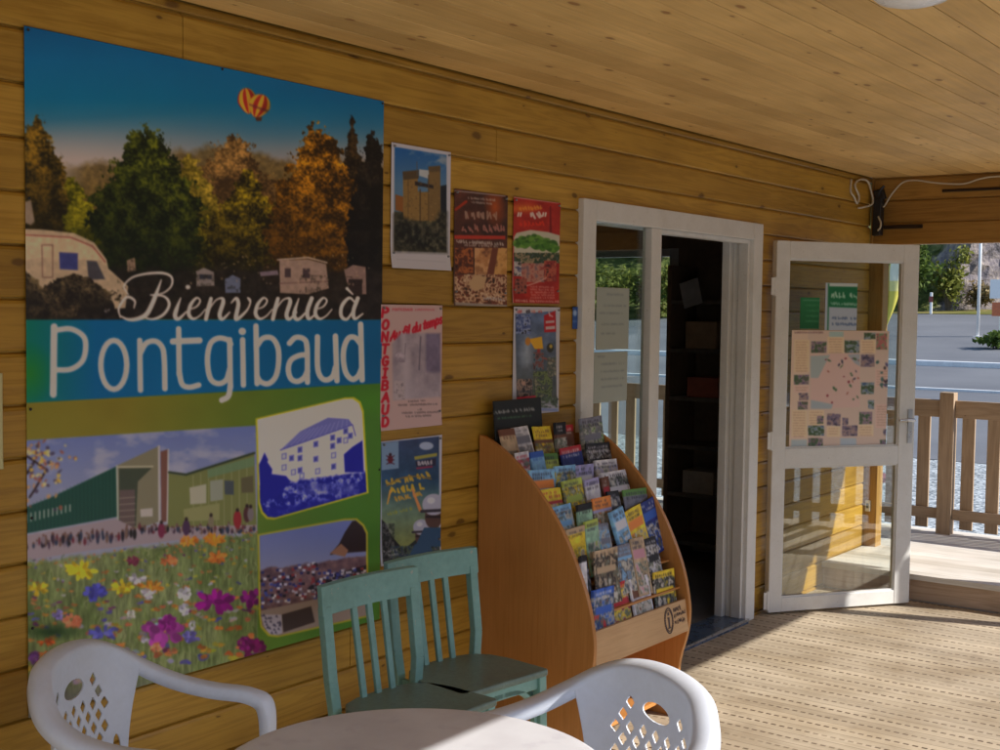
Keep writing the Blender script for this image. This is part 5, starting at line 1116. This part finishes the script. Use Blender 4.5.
# ================================================================== white garden chairs and table
def mono_chair(loc, rz, label, k=(1, 1)):
    """moulded garden armchair, local: faces +x"""
    t = thing('garden_chair', label, 'chair', loc, rz, 'white plastic garden chairs')
    SH = lambda z: z + max(0, z - .645) * -.16
    half = [((.225, -.262, .44), (0, -1, 0)), ((.238, -.268, .54), (.1, -1, 0)), ((.222, -.272, .618), (.25, -1, .1)), ((.165, -.275, .645), (0, -1, .0)), ((.05, -.278, .652), (0, -1, 0)), ((-.06, -.274, .672), (-.1, -1, 0)), ((-.145, -.25, .712), (-.4, -.9, .1)), ((-.205, -.20, .765), (-.75, -.65, .15)), ((-.245, -.125, .803), (-.93, -.35, .2)), ((-.258, 0, .818), (-1, 0, .22))]
    ctl = half + [((p[0], -p[1], p[2]), (w[0], -w[1], w[2])) for p, w in half[-2::-1]]
    t.scale = (k[0], k[1], 1)
    ctl = [((p[0], p[1], SH(p[2])), w) for p, w in ctl]
    P = catmull([c[0] for c in ctl], 7); Wd = catmull([c[1] for c in ctl], 7); n = len(P)
    sec = [(-.026, -.030), (-.026, -.004), (-.020, .002), (.014, .003), (.026, -.002), (.032, -.012), (.033, -.034), (.028, -.034), (.0265, -.014), (.014, -.004), (-.019, -.005), (-.021, -.030)]
    b = MB(); v = []; f = []
    for i in range(n):
        tg = Vector(P[min(i + 1, n - 1)] - P[max(i - 1, 0)]).normalized(); w = Vector(Wd[i]); w = (w - tg * w.dot(tg)).normalized(); nr = w.cross(tg)
        if nr.z < -.2 or (abs(nr.z) <= .2 and nr.x < 0): nr = -nr
        for (a, c) in sec: v.append(Vector(P[i]) + w * a + nr * c)
    k = len(sec)
    for i in range(n - 1):
        for j in range(k): f.append((i * k + j, i * k + (j + 1) % k, (i + 1) * k + (j + 1) % k, (i + 1) * k + j))
    f += [tuple(range(k)), tuple(range((n - 1) * k, n * k))[::-1]]
    b.add(v, f); b.build('arm_rim', M['plastic'], t, smooth=True, bevel=0)
    # perforated back shell
    nu, nv = 150, 150; U, V = np.meshgrid(np.linspace(-1, 1, nu), np.linspace(0, 1, nv)); wb = .185
    bk = [i for i in range(n) if P[i][0] < -.05]; inn = []
    for i in bk:
        tg = Vector(P[i + 1] - P[i - 1]).normalized(); w = Vector(Wd[i]); w = (w - tg * w.dot(tg)).normalized(); nr = w.cross(tg); nr = nr if nr.z > 0 else -nr
        q = Vector(P[i]) - w * .0225 - nr * .006; inn.append(q)
    ay = np.array([q.y for q in inn]); od = np.argsort(ay); YY = np.linspace(-.222, .222, nu)
    top = np.stack([np.interp(YY, ay[od], np.array([q[c] for q in inn])[od]) for c in range(3)], -1); top[:, 1] = YY
    S_, Tm = U * .19, V * .37
    holes = []
    for r_ in range(9):
        for c in range(-4, 5):
            s = c * .041 + (.0205 if r_ % 2 else 0); tt = .045 + r_ * .0305
            if abs(s) > .135 - .012 * max(0, r_ - 6) or (r_ >= 7 and abs(s) < .064) or (abs(s) > .12 and r_ < 4): continue
            holes.append((s, tt, .0130, .0180, 1))
    holes.append((0, .282, .045, .023, 2))
    for s in (-1, 1): holes.append((s * .158, .095, .012, .05, 2))
    def sdf(s, t_):
        d = np.full(s.shape, 9.0); gx = np.zeros_like(s); gy = np.zeros_like(s)
        for (a, c, ra, rb, kind) in holes:
            ds, dt = s - a, t_ - c
            if kind == 1:
                q = np.abs(ds) / ra + np.abs(dt) / rb - 1; nx, ny = np.sign(ds) / ra, np.sign(dt) / rb
            else:
                e = np.sqrt((ds / ra) ** 2 + (dt / rb) ** 2) + 1e-9; q = e - 1; nx, ny = ds / ra ** 2 / e, dt / rb ** 2 / e
            g = np.sqrt(nx * nx + ny * ny) + 1e-9; qd = q / g; m_ = qd < d
            d = np.where(m_, qd, d); gx = np.where(m_, nx / g, gx); gy = np.where(m_, ny / g, gy)
        return d, gx, gy
    d, gx, gy = sdf(S_, Tm); cell = .0026; near = np.abs(d) < cell * .75
    S2 = np.where(near, S_ - d * gx, S_); T2 = np.where(near, Tm - d * gy, Tm); Uu, Vv = S2 / .19, T2 / .37
    tx = np.interp(Uu, np.linspace(-1, 1, nu), top[:, 0]); ty = np.interp(Uu, np.linspace(-1, 1, nu), top[:, 1]); tz = np.interp(Uu, np.linspace(-1, 1, nu), top[:, 2])
    bx = -.205 + .03 * Uu ** 2; by = Uu * wb; bz = .415 + 0 * Uu; vv = Vv
    px = bx + (tx - bx) * vv - .012 * np.sin(np.pi * vv); py = by + (ty - by) * vv; pz = bz + (tz - bz) * vv
    inside = d < -cell * .4
    idx = np.arange(nu * nv).reshape(nv, nu); cs = (inside[:-1, :-1].astype(int) + inside[1:, :-1] + inside[:-1, 1:] + inside[1:, 1:])
    dm = (d[:-1, :-1] + d[1:, :-1] + d[:-1, 1:] + d[1:, 1:]) / 4
    keep = dm > -cell * .1
    q = np.stack([idx[:-1, :-1], idx[:-1, 1:], idx[1:, 1:], idx[1:, :-1]], -1)[keep]
    me = bpy.data.meshes.new('backrest'); me.from_pydata(np.stack([px, py, pz], -1).reshape(-1, 3).tolist(), [], q.tolist()); me.materials.append(M['plastic'])
    bm = bmesh.new(); bm.from_mesh(me); bmesh.ops.delete(bm, geom=[v_ for v_ in bm.verts if not v_.link_faces], context='VERTS'); bmesh.ops.recalc_face_normals(bm, faces=bm.faces); bm.to_mesh(me); bm.free()
    me.polygons.foreach_set('use_smooth', [True] * len(me.polygons)); o = bpy.data.objects.new('backrest', me); COL.objects.link(o); o.parent = t
    md = o.modifiers.new('thickness', 'SOLIDIFY'); md.thickness = .005; md.offset = 0
    # seat and legs
    b = MB(); out = [(.23, -.20), (.245, -.17), (.245, .17), (.23, .20), (-.14, .20), (-.19, .165), (-.208, .08), (-.208, -.08), (-.19, -.165), (-.14, -.20)]
    b.prism(out, .405, .425, 'z'); b.build('seat', M['plastic'], t, bevel=.009, seg=3)
    for sx, sy, tx_, ty_ in ((.232, -.262, .25, -.285), (.232, .262, .25, .285), (-.17, -.23, -.245, -.265), (-.17, .23, -.245, .265)):
        b = MB(); zt = .45 if sx > 0 else .60
        b.bar((sx, sy, .46), (tx_, ty_, 0), .055, .014, (1, 0, 0)); b.bar((sx - .022, sy * .985, .46), (tx_ - .022, ty_ * .985, 0), .014, .045, (1, 0, 0)); b.build('leg', M['plastic'], t, bevel=.004)
    for y0, y1 in ((-.262, -.2005), (.2005, .262)):
        b = MB(); b.box(-.15, .235, y0, y1, .412, .424); b.build('side_skirt', M['plastic'], t, bevel=.004)
    return t
LC = mono_chair((0.459, 1.809, 0), 0.453, 'white plastic garden armchair in shade at the left, in front of the banner', (.86, .86))
RC = mono_chair((1.351, 2.242, 0), 4.298, 'white plastic garden armchair, partly sunlit, in front of the brochure rack', (.91, 1.01))

def build_table():
    t = thing('garden_table', 'round white plastic garden table, half in sun, between the two white armchairs', 'table', (1.285, 1.775, 0))
    R = .384; prof = [(R - .03, .675), (R - .006, .678), (R - .002, .69), (R, .708), (R - .003, .7155), (R - .012, .7195), (R - .03, .7205), (.02, .7195)]
    t_m = NT('table_plastic'); co = t_m.coord(); n1 = t_m.noise(co, 5, 4); n2 = t_m.noise(co, 14, 3)
    c = t_m.ramp(n1, [(.35, (.57, .57, .62)), (.62, (.66, .67, .72))]); c = t_m.mix(t_m.ramp(n2, [(.58, 0.0), (.72, .35)]), c, (.44, .42, .50))
    b = MB(); b.lathe(prof, (0, 0), 96); b.build('tabletop', t_m.bsdf(c, .42, .45), t, smooth=False)
    for k in range(4):
        a = rad(45 + 90 * k); b = MB(); b.tube([(.27 * math.cos(a), .27 * math.sin(a), .70), (.33 * math.cos(a), .33 * math.sin(a), 0)], [.026, .02], 12); b.build('leg', M['plastic'], t, smooth=True)
build_table()

def build_fittings():
    t = thing('ceiling_lamp', 'round opal ceiling lamp on the pine ceiling', 'lamp', (1.71, 3.20, 2.44))
    b = MB(); b.lathe([(.118, 0), (.12, -.008), (.112, -.02), (.105, -.02)], (0, 0), 40); b.build('base_ring', M['metal'], t, smooth=True)
    b = MB(); b.lathe([(.104, -.012), (.102, -.026), (.085, -.04), (.05, -.05), (.012, -.053)], (0, 0), 40); b.build('diffuser', M['opal'], t, smooth=True)
    t = thing('junction_box', 'black junction box with loose cable ends in the porch corner', 'junction box')
    b = MB(); b.obox((.052, 7.545, 2.20), (.026, 0, .002), (0, .028, 0), (.002, 0, .115)); b.obox((.06, 7.54, 2.335), (.03, 0, .006), (0, .02, 0), (-.008, 0, .03)); b.build('body', M['black'], t, bevel=.006)
    b = MB(); b.tube([(.055, 7.52, 2.33), (.075, 7.515, 2.365), (.092, 7.52, 2.385)], .009, 8); b.build('bracket', M['black'], t)
    b = MB(); b.tube([tuple(p) for p in catmull([(.062, 7.515, 2.20), (.082, 7.51, 2.16), (.078, 7.51, 2.13), (.062, 7.515, 2.115)], 6)], .006, 6); b.build('cable_end', M['cable'], t)
    b = MB(); b.tube([tuple(p) for p in catmull([(.004, 7.21, 2.40), (.006, 7.20, 2.33), (.012, 7.24, 2.30), (.01, 7.30, 2.265), (.012, 7.32, 2.31), (.012, 7.25, 2.37), (.012, 7.33, 2.41), (.014, 7.45, 2.41), (.02, 7.50, 2.35), (.03, 7.50, 2.28), (.01, 7.40, 2.25), (.01, 7.32, 2.24)], 8)], .006, 6); o = b.build('cable_coil', M['cable']); tag(o, 'looped pale cable hanging on the wall in the porch corner', 'cable')
    b = MB(); b.tube([tuple(p) for p in catmull([(.065, 7.54, 2.25), (.085, 7.56, 2.27), (.12, 7.572, 2.335), (.185, 7.575, 2.405), (.266, 7.575, 2.415), (.39, 7.575, 2.393), (.545, 7.575, 2.38), (.647, 7.575, 2.405), (.76, 7.575, 2.413), (1.1, 7.575, 2.40), (1.6, 7.575, 2.415), (2.6, 7.575, 2.41)], 8)], .0055, 6); o = b.build('cable', M['cable']); tag(o, 'pale cable sagging along the end beam under the ceiling', 'cable')
    b = MB(); b.box(.075, .315, 7.572, 7.5845, 2.126, 2.150); o = b.build('cable_duct', M['joint'], None, bevel=.004); tag(o, 'short dark cable duct low on the end beam beside the junction box', 'duct', 'cable ducts on the end beam')
    b = MB(); b.box(.425, .95, 7.572, 7.5845, 2.336, 2.352); o = b.build('cable_duct', M['joint'], None, bevel=.004); tag(o, 'long dark cable duct high on the end beam under the pale cable', 'duct', 'cable ducts on the end beam')
    t = thing('wall_socket', 'small white wall socket low on the corner post, seen through the door glass', 'socket'); b = MB(); b.box(.008, .04, 7.579, 7.5915, .37, .44); b.build('cover', M['white'], t, bevel=.003); b = MB(); b.box(.016, .032, 7.577, 7.5789, .39, .42); b.build('switch', M['sill'], t)
build_fittings()
# ================================================================== fences
def fence(name, label, a, b_, z0, seg=None):
    a, b_ = Vector(a), Vector(b_); L = (b_ - a).length; u = (b_ - a) / L; rz = math.atan2(u.y, u.x)
    t = thing(name, label, 'fence', (a.x, a.y, z0), rz); r = random.Random(int(L * 10))
    # local x along, -y towards the porch
    zt = .89
    n = int(L / 1.9) + 1
    px = [0.27 + 1.9 * i for i in range(n) if .27 + 1.9 * i < L]
    for x in px:
        b = MB(); b.box(x - .047, x + .047, -.03, .055, -.45, .942); b.build('post', M['fence'], t, bevel=.005)
    ed = [0.0] + px + [L]
    for i in range(len(ed) - 1):
        x0 = ed[i] + (.048 if i else 0); x1 = ed[i + 1] - (.048 if i < len(ed) - 2 else 0)
        if x1 - x0 < .03: continue
        b = MB(); b.box(x0, x1, .0, .03, .775, zt); b.build('top_rail', M['rail'], t, bevel=.004)
        b = MB(); b.box(x0, x1, .0, .03, .095, .165); b.build('bottom_rail', M['rail'], t, bevel=.004)
        m_ = max(1, round((x1 - x0 - .07) / .158)); st = (x1 - x0) / m_
        for k in range(m_):
            xc = x0 + st * (k + .5) + r.uniform(-.004, .004); b = MB(); b.box(xc - .041, xc + .041, .0305, .052, .025 + r.uniform(0, .01), .865); b.build('slat', M['fence'], t, bevel=.003)
    return t
fence('picket_fence', 'brown wooden picket fence across the end of the raised deck', (-0.01, 8.365, 0), (3.12, 8.365, 0), .15)
fence('picket_fence', 'brown wooden picket fence behind the shop, seen through the sidelight', (-3.9, 8.365, 0), (-0.03, 8.365, 0), .15)
fence('picket_fence', 'brown wooden picket fence along the open front of the porch', (3.075, 4.0, 0), (3.075, 7.31, 0), .0)

# ================================================================== hillside, bushes, road furniture
def hb(x): return max(24.0, min(61 + .9 * (x + 16), 75))
def build_hill():
    nx, ny = 240, 56; xs = np.linspace(-70, 40, nx); ts = np.linspace(0, 1, ny); v = []; cols = []
    for t in ts:
        for x in xs:
            cliff = 1 / (1 + math.exp(-(x + 15.8 + 2.5 * mnoise.noise((x * .1, t * 3, 0))) * 1.4))
            y = hb(x) + t * (26 - 17 * cliff); z = ZG(hb(x)) - .1 + 17 * t ** (1.0 - .25 * cliff)
            p = Vector((x * .35, t * 7, 3.3)); n1 = mnoise.fractal(p, .9, 2.1, 5); n2 = mnoise.ridged_multi_fractal(Vector((x * .6, t * 12, 1)), .9, 2.1, 4, 1, 2) if cliff > .05 else 0
            am = .9 + .8 * cliff
            v.append((x + .5 * n1 * am, y + (-n1 * 1.2 - n2 * .55 * cliff) * am * min(1, t * 8 + .2), z + .5 * n1 * am * min(1, t * 8))); cols.append(cliff)
    f = [(j * nx + i, j * nx + i + 1, (j + 1) * nx + i + 1, (j + 1) * nx + i) for j in range(ny - 1) for i in range(nx - 1)]
    t = NT('hillside'); co = t.coord(); a = t.n('ShaderNodeAttribute', attribute_name='rock').outputs['Fac']
    n1 = t.noise(co, .55, 6, .65); n2 = t.noise(co, 2.6, 5, .6)
    rock = t.ramp(t.math('ADD', t.math('MULTIPLY', n1, .5), t.math('MULTIPLY', n2, .5)), [(.33, (.07, .065, .075)), (.45, (.17, .15, .165)), (.53, (.25, .215, .21)), (.62, (.42, .35, .27))])
    gr = t.ramp(n2, [(.34, (.035, .05, .014)), (.5, (.09, .11, .03)), (.66, (.19, .18, .07))])
    c = t.mix(t.ramp(t.math('ADD', a, t.math('MULTIPLY', t.math('SUBTRACT', n1, .5), 1.6)), [(.38, 0.0), (.6, 1.0)]), gr, rock)
    b = MB(); b.add(v, f); o = b.build('hillside', t.bsdf(c, .95, .1, bump=n2, bstr=.8, bdist=.3), smooth=False); tag(o, kind='structure')
    at = o.data.attributes.new('rock', 'FLOAT', 'POINT'); at.data.foreach_set('value', cols)
build_hill()

def build_added_bank():
    # wooded slope added out of view to darken the reflections in the glass
    nx, ny = 70, 16; v = []
    for j in range(ny):
        for i in range(nx):
            t = j / (ny - 1); y = -40 + 150 * i / (nx - 1); n1 = mnoise.fractal(Vector((y * .16, t * 3, 7)), .9, 2.1, 5)
            v.append((24 + t * 9 + n1 * 1.4 * min(1, t * 6), y, -.35 + 8.5 * t ** .7 + n1 * 1.6 * min(1, t * 6)))
    b = MB(); b.add(v, [(j * nx + i, j * nx + i + 1, (j + 1) * nx + i + 1, (j + 1) * nx + i) for j in range(ny - 1) for i in range(nx - 1)])
    t = NT('added_bank_green'); n1 = t.noise(t.coord(), 1.3, 6, .65); c = t.ramp(n1, [(.36, (.012, .018, .006)), (.5, (.05, .065, .02)), (.66, (.14, .15, .045))])
    tag(b.build('added_bank', t.bsdf(c, .95, .05, bump=n1, bstr=.9, bdist=.4)), kind='structure')
build_added_bank()

def m_leaf(name, lo, hi):
    t = NT(name); a = t.n('ShaderNodeAttribute', attribute_name='tone').outputs['Fac']; c = t.ramp(a, [(0, lo), (1, hi)])
    p = t.n('ShaderNodeBsdfPrincipled', {'Base Color': c, 'Roughness': .6, 'Specular IOR Level': .2}); tr = t.n('ShaderNodeBsdfTranslucent', {'Color': c}); mx = t.n('ShaderNodeMixShader', {0: .3})
    t.t.links.new(p.outputs[0], mx.inputs[1]); t.t.links.new(tr.outputs[0], mx.inputs[2]); t.t.links.new(mx.outputs[0], t.out.inputs[0]); return t.m
LEAF = {'green': m_leaf('green_leaves', (.04, .075, .015), (.16, .22, .04)), 'yellow': m_leaf('yellow_green_leaves', (.09, .11, .02), (.30, .30, .06)), 'dry': m_leaf('dry_leaves', (.14, .10, .05), (.36, .27, .13)), 'dark': m_leaf('dark_leaves', (.022, .035, .014), (.075, .10, .035))}
BARK = m_plain('bark', (.10, .075, .055), .9, .2, 8)
def bush(name, label, x, y, z, w, h, kind, n=900, leaf=.13, cat='bush', group='bushes at the foot of the cliff', trunk=0.0, seed=0):
    t = thing(name, label, cat, (x, y, z), 0, group); r = random.Random(seed * 77 + 5)
    lobes = []
    for i in range(9):
        a = r.uniform(0, 6.283); q = r.uniform(.1, .62); zz = r.uniform(.25, .82)
        lobes.append((q * w / 2 * math.cos(a), q * w / 2 * math.sin(a) * .7, trunk + zz * (h - trunk), r.uniform(.16, .3) * w, r.uniform(.14, .24) * h))
    lobes.append((0, 0, trunk + .5 * (h - trunk), .3 * w, .36 * (h - trunk)))
    vs = []; fs = []; tn = []
    for i in range(n):
        L = r.choice(lobes); a = r.uniform(0, 6.283); cz = r.uniform(-1, 1); q = r.random() ** .4; s = math.sqrt(1 - cz * cz)
        p = Vector((L[0] + L[3] * q * s * math.cos(a), L[1] + L[3] * q * s * math.sin(a), max(.02, L[2] + L[4] * q * cz)))
        d1 = Vector((r.gauss(0, 1), r.gauss(0, 1), r.gauss(0, 1))).normalized(); d2 = d1.orthogonal().normalized(); d2.rotate(Quaternion(d1, r.uniform(0, 6.283)))
        l = leaf * r.uniform(.6, 1.4); g = min(1, max(0, r.gauss(.45, .25))); b0 = len(vs)
        vs += [p - d1 * l, p + d2 * l * .5, p + d1 * l, p - d2 * l * .5]; fs.append((b0, b0 + 1, b0 + 2, b0 + 3)); tn += [g] * 4
    me = bpy.data.meshes.new('foliage'); me.from_pydata([tuple(q) for q in vs], [], fs); me.materials.append(LEAF[kind]); at = me.attributes.new('tone', 'FLOAT', 'POINT'); at.data.foreach_set('value', tn)
    o = bpy.data.objects.new('foliage', me); COL.objects.link(o); o.parent = t
    b = MB()
    for L in lobes[:6]: b.tube([(L[0] * .1, L[1] * .1, -.1), (L[0] * .3, L[1] * .3, trunk * .7 + .2 * h), (L[0] * .8, L[1] * .8, L[2])], [.05 * h ** .5, .03 * h ** .5, .012], 6)
    b.build('trunk' if trunk else 'stem', BARK, t)
    return t
Zv = 1.90
for i, q in enumerate([
  ('bush', 'tall bright green bush at the cliff foot, just right of the open door', -17.0, 59.4, 2.6, 4.4, 'green', 1100), ('bush', 'yellow-green bush at the cliff foot, right of the white marker post', -15.7, 60.4, 2.0, 3.4, 'yellow', 900),
  ('bush', 'dry tan bush at the base of the pale rock, left of the thin white pole', -14.5, 61.0, 1.8, 1.7, 'dry', 600), ('bush', 'green bush behind the flag, seen through the door glass', -18.8, 57.6, 2.6, 3.0, 'green', 900)]):
    bush(q[0], q[1], q[2], q[3], ZG(q[3]), q[4], q[5], q[6], q[7], seed=i)
for i, (x, h, k, lab) in enumerate([(-28.9, 2.5, 'yellow', 'light yellow-green bush by the road, leftmost seen through the sidelight'), (-27.8, 2.7, 'yellow', 'large yellow-green bush by the road in the middle of the sidelight view'), (-26.8, 2.4, 'green', 'mid-green bush by the road at the right of the sidelight view'), (-25.8, 2.6, 'yellow', 'yellow-green bush by the road seen through the open doorway')]):
    bush('bush', lab, x, hb(x) - .5, ZG(hb(x) - .5), 2.5, h, k, 800, .14, group='roadside bushes behind the shop', seed=10 + i)
for i, (x, y, h, lab) in enumerate([(-33.0, 50, 8, 'dark tree on the hillside, leftmost behind the roadside bushes'), (-30.6, 52, 9, 'dark tree on the hillside, second behind the roadside bushes'), (-28.4, 54, 8.4, 'dark tree on the hillside, third behind the roadside bushes'), (-26.2, 56, 8.8, 'dark tree on the hillside, rightmost behind the roadside bushes')]):
    bush('tree', lab, x, y, 1.6, 3.6, h, 'dark', 1500, .2, 'tree', 'dark trees on the hillside', 2.0, 30 + i)
def build_roadside():
    wh = m_plain('white_post_paint', (.8, .8, .8), .5, .03); red = m_plain('dark_red_reflector', (.2, .03, .03), .4)
    t = thing('marker_post', 'white roadside marker post with a dark red band by the green bush', 'marker post', (-15.75, 58.0, ZG(58)))
    b = MB(); b.prism([(-.06, -.05), (.06, -.05), (.05, .05), (-.05, .05)], 0, 1.0, 'z'); b.build('body', wh, t, bevel=.02); b = MB(); b.box(-.09, .09, -.07, -.051, .55, .82); b.build('reflector', red, t, bevel=.01)
    t = thing('street_pole', 'tall thin white pole at the roadside in front of the cliff', 'pole', (-9.94, 45, ZG(45) - .05)); b = MB(); b.tube([(0, 0, 0), (0, 0, 6.0)], [.055, .045], 12); b.build('shaft', wh, t, smooth=True); b = MB(); b.box(-.13, .13, -.13, .13, 0, .06); b.build('base_plate', wh, t, bevel=.01)
    t = thing('road_sign', 'white road sign with an orange-red lower panel at the right edge', 'sign', (-9.2, 45, ZG(45)))
    org = m_plain('orange_sign_paint', (.55, .14, .05), .5)
    b = MB(); b.tube([(0, 0, 0), (0, 0, 2.2)], .035, 10); b.build('post', M['metal'], t); b = MB(); b.box(-.36, .36, -.06, -.036, 1.33, 1.99); b.build('panel', wh, t, bevel=.006); b = MB(); b.box(-.27, .3, -.06, -.036, .72, 1.2); b.build('lower_panel', org, t, bevel=.006)
    bush('bush', 'low dark shrub at the roadside under the white sign', -8.0, 40, ZG(40), 1.6, .6, 'green', 500, .09, group='low shrubs by the road', seed=50)
    bush('bush', 'low mixed green shrub right of the dark one, at the right edge', -7.2, 40.3, ZG(40), 1.3, .6, 'yellow', 420, .09, group='low shrubs by the road', seed=51)
    # feather flag by the parking, seen through the door glass
    t = thing('feather_flag', 'yellow and white feather flag with a red tip, seen through the door glass', 'flag', (-2.19, 14.0, -.3))
    yel = m_plain('yellow_flag_pole', (.62, .50, .12), .5); b = MB(); b.tube([(0, 0, 0), (0, 0, 1.9), (.03, 0, 2.4), (.12, 0, 2.72)], [.024, .02, .014, .01], 10); b.build('pole', yel, t, smooth=True)
    tt = NT('flag_cloth'); s = tt.n('ShaderNodeSeparateXYZ', {0: tt.coord()}); n = tt.noise(tt.coord(), 3, 2)
    c = tt.ramp(tt.math('DIVIDE', s.outputs['Z'], 3.0), [(0, (.75, .62, .12)), (.72, (.78, .70, .30)), (.76, (.8, .78, .66)), (.84, (.78, .6, .12)), (.87, (.62, .08, .07))], 'CONSTANT')
    b = MB(); v = []; f = []; nz = 16
    for i in range(nz + 1):
        k = i / nz; z = 1.78 + .92 * k; x0 = np.interp(z, [1.9, 2.4, 2.72], [.005, .035, .125]); w = .13 * math.sin(min(1, k * 1.6) * math.pi / 2) * (1 - .55 * k ** 3) + .01
        for q in range(5): v.append((x0 + w * q / 4, .02 * math.sin(q * 1.3 + k * 5), z - .05 * q / 4))
    for i in range(nz):
        for q in range(4): f.append((i * 5 + q, i * 5 + q + 1, (i + 1) * 5 + q + 1, (i + 1) * 5 + q))
    b.add(v, f); o = b.build('cloth', tt.bsdf(c, .7, .2), t, smooth=True); md = o.modifiers.new('t', 'SOLIDIFY'); md.thickness = .003
    b = MB(); b.lathe([(.2, 0), (.2, .05), (.03, .09)], (0, 0), 20); b.build('base', red, t)
build_roadside()

# ================================================================== light
w = bpy.data.worlds.new('World'); SC.world = w; w.use_nodes = True; nt = w.node_tree; nt.nodes.clear()
sky = nt.nodes.new('ShaderNodeTexSky'); sky.sky_type = 'NISHITA'; sky.sun_disc = False; sky.sun_elevation = rad(SUN_EL); sky.sun_rotation = rad(90 - SUN_AZ); sky.air_density = 1.0; sky.dust_density = 1.0; sky.altitude = 800
bg = nt.nodes.new('ShaderNodeBackground'); bg.inputs[1].default_value = 0.14; wo = nt.nodes.new('ShaderNodeOutputWorld'); nt.links.new(sky.outputs[0], bg.inputs[0]); nt.links.new(bg.outputs[0], wo.inputs[0])
sl = bpy.data.lights.new('sun', 'SUN'); sl.energy = 4.2; sl.angle = rad(0.5); sl.color = (1.0, 0.95, 0.87); so = bpy.data.objects.new('sun', sl); COL.objects.link(so)
d = Vector((math.cos(rad(SUN_EL)) * math.cos(rad(SUN_AZ)), math.cos(rad(SUN_EL)) * math.sin(rad(SUN_AZ)), math.sin(rad(SUN_EL)))); so.rotation_euler = d.to_track_quat('Z', 'Y').to_euler(); so.location = d * 50
vs = SC.view_settings; vs.view_transform = 'Standard'; vs.look = 'None'; vs.exposure = 0.68; vs.gamma = 1.0; vs.use_curve_mapping = False
SC.cycles.max_bounces = 8; SC.cycles.diffuse_bounces = 5; SC.cycles.transparent_max_bounces = 16; SC.cycles.use_denoising = True; SC.cycles.sample_clamp_indirect = 6
SC.cycles.caustics_reflective = False; SC.cycles.caustics_refractive = False
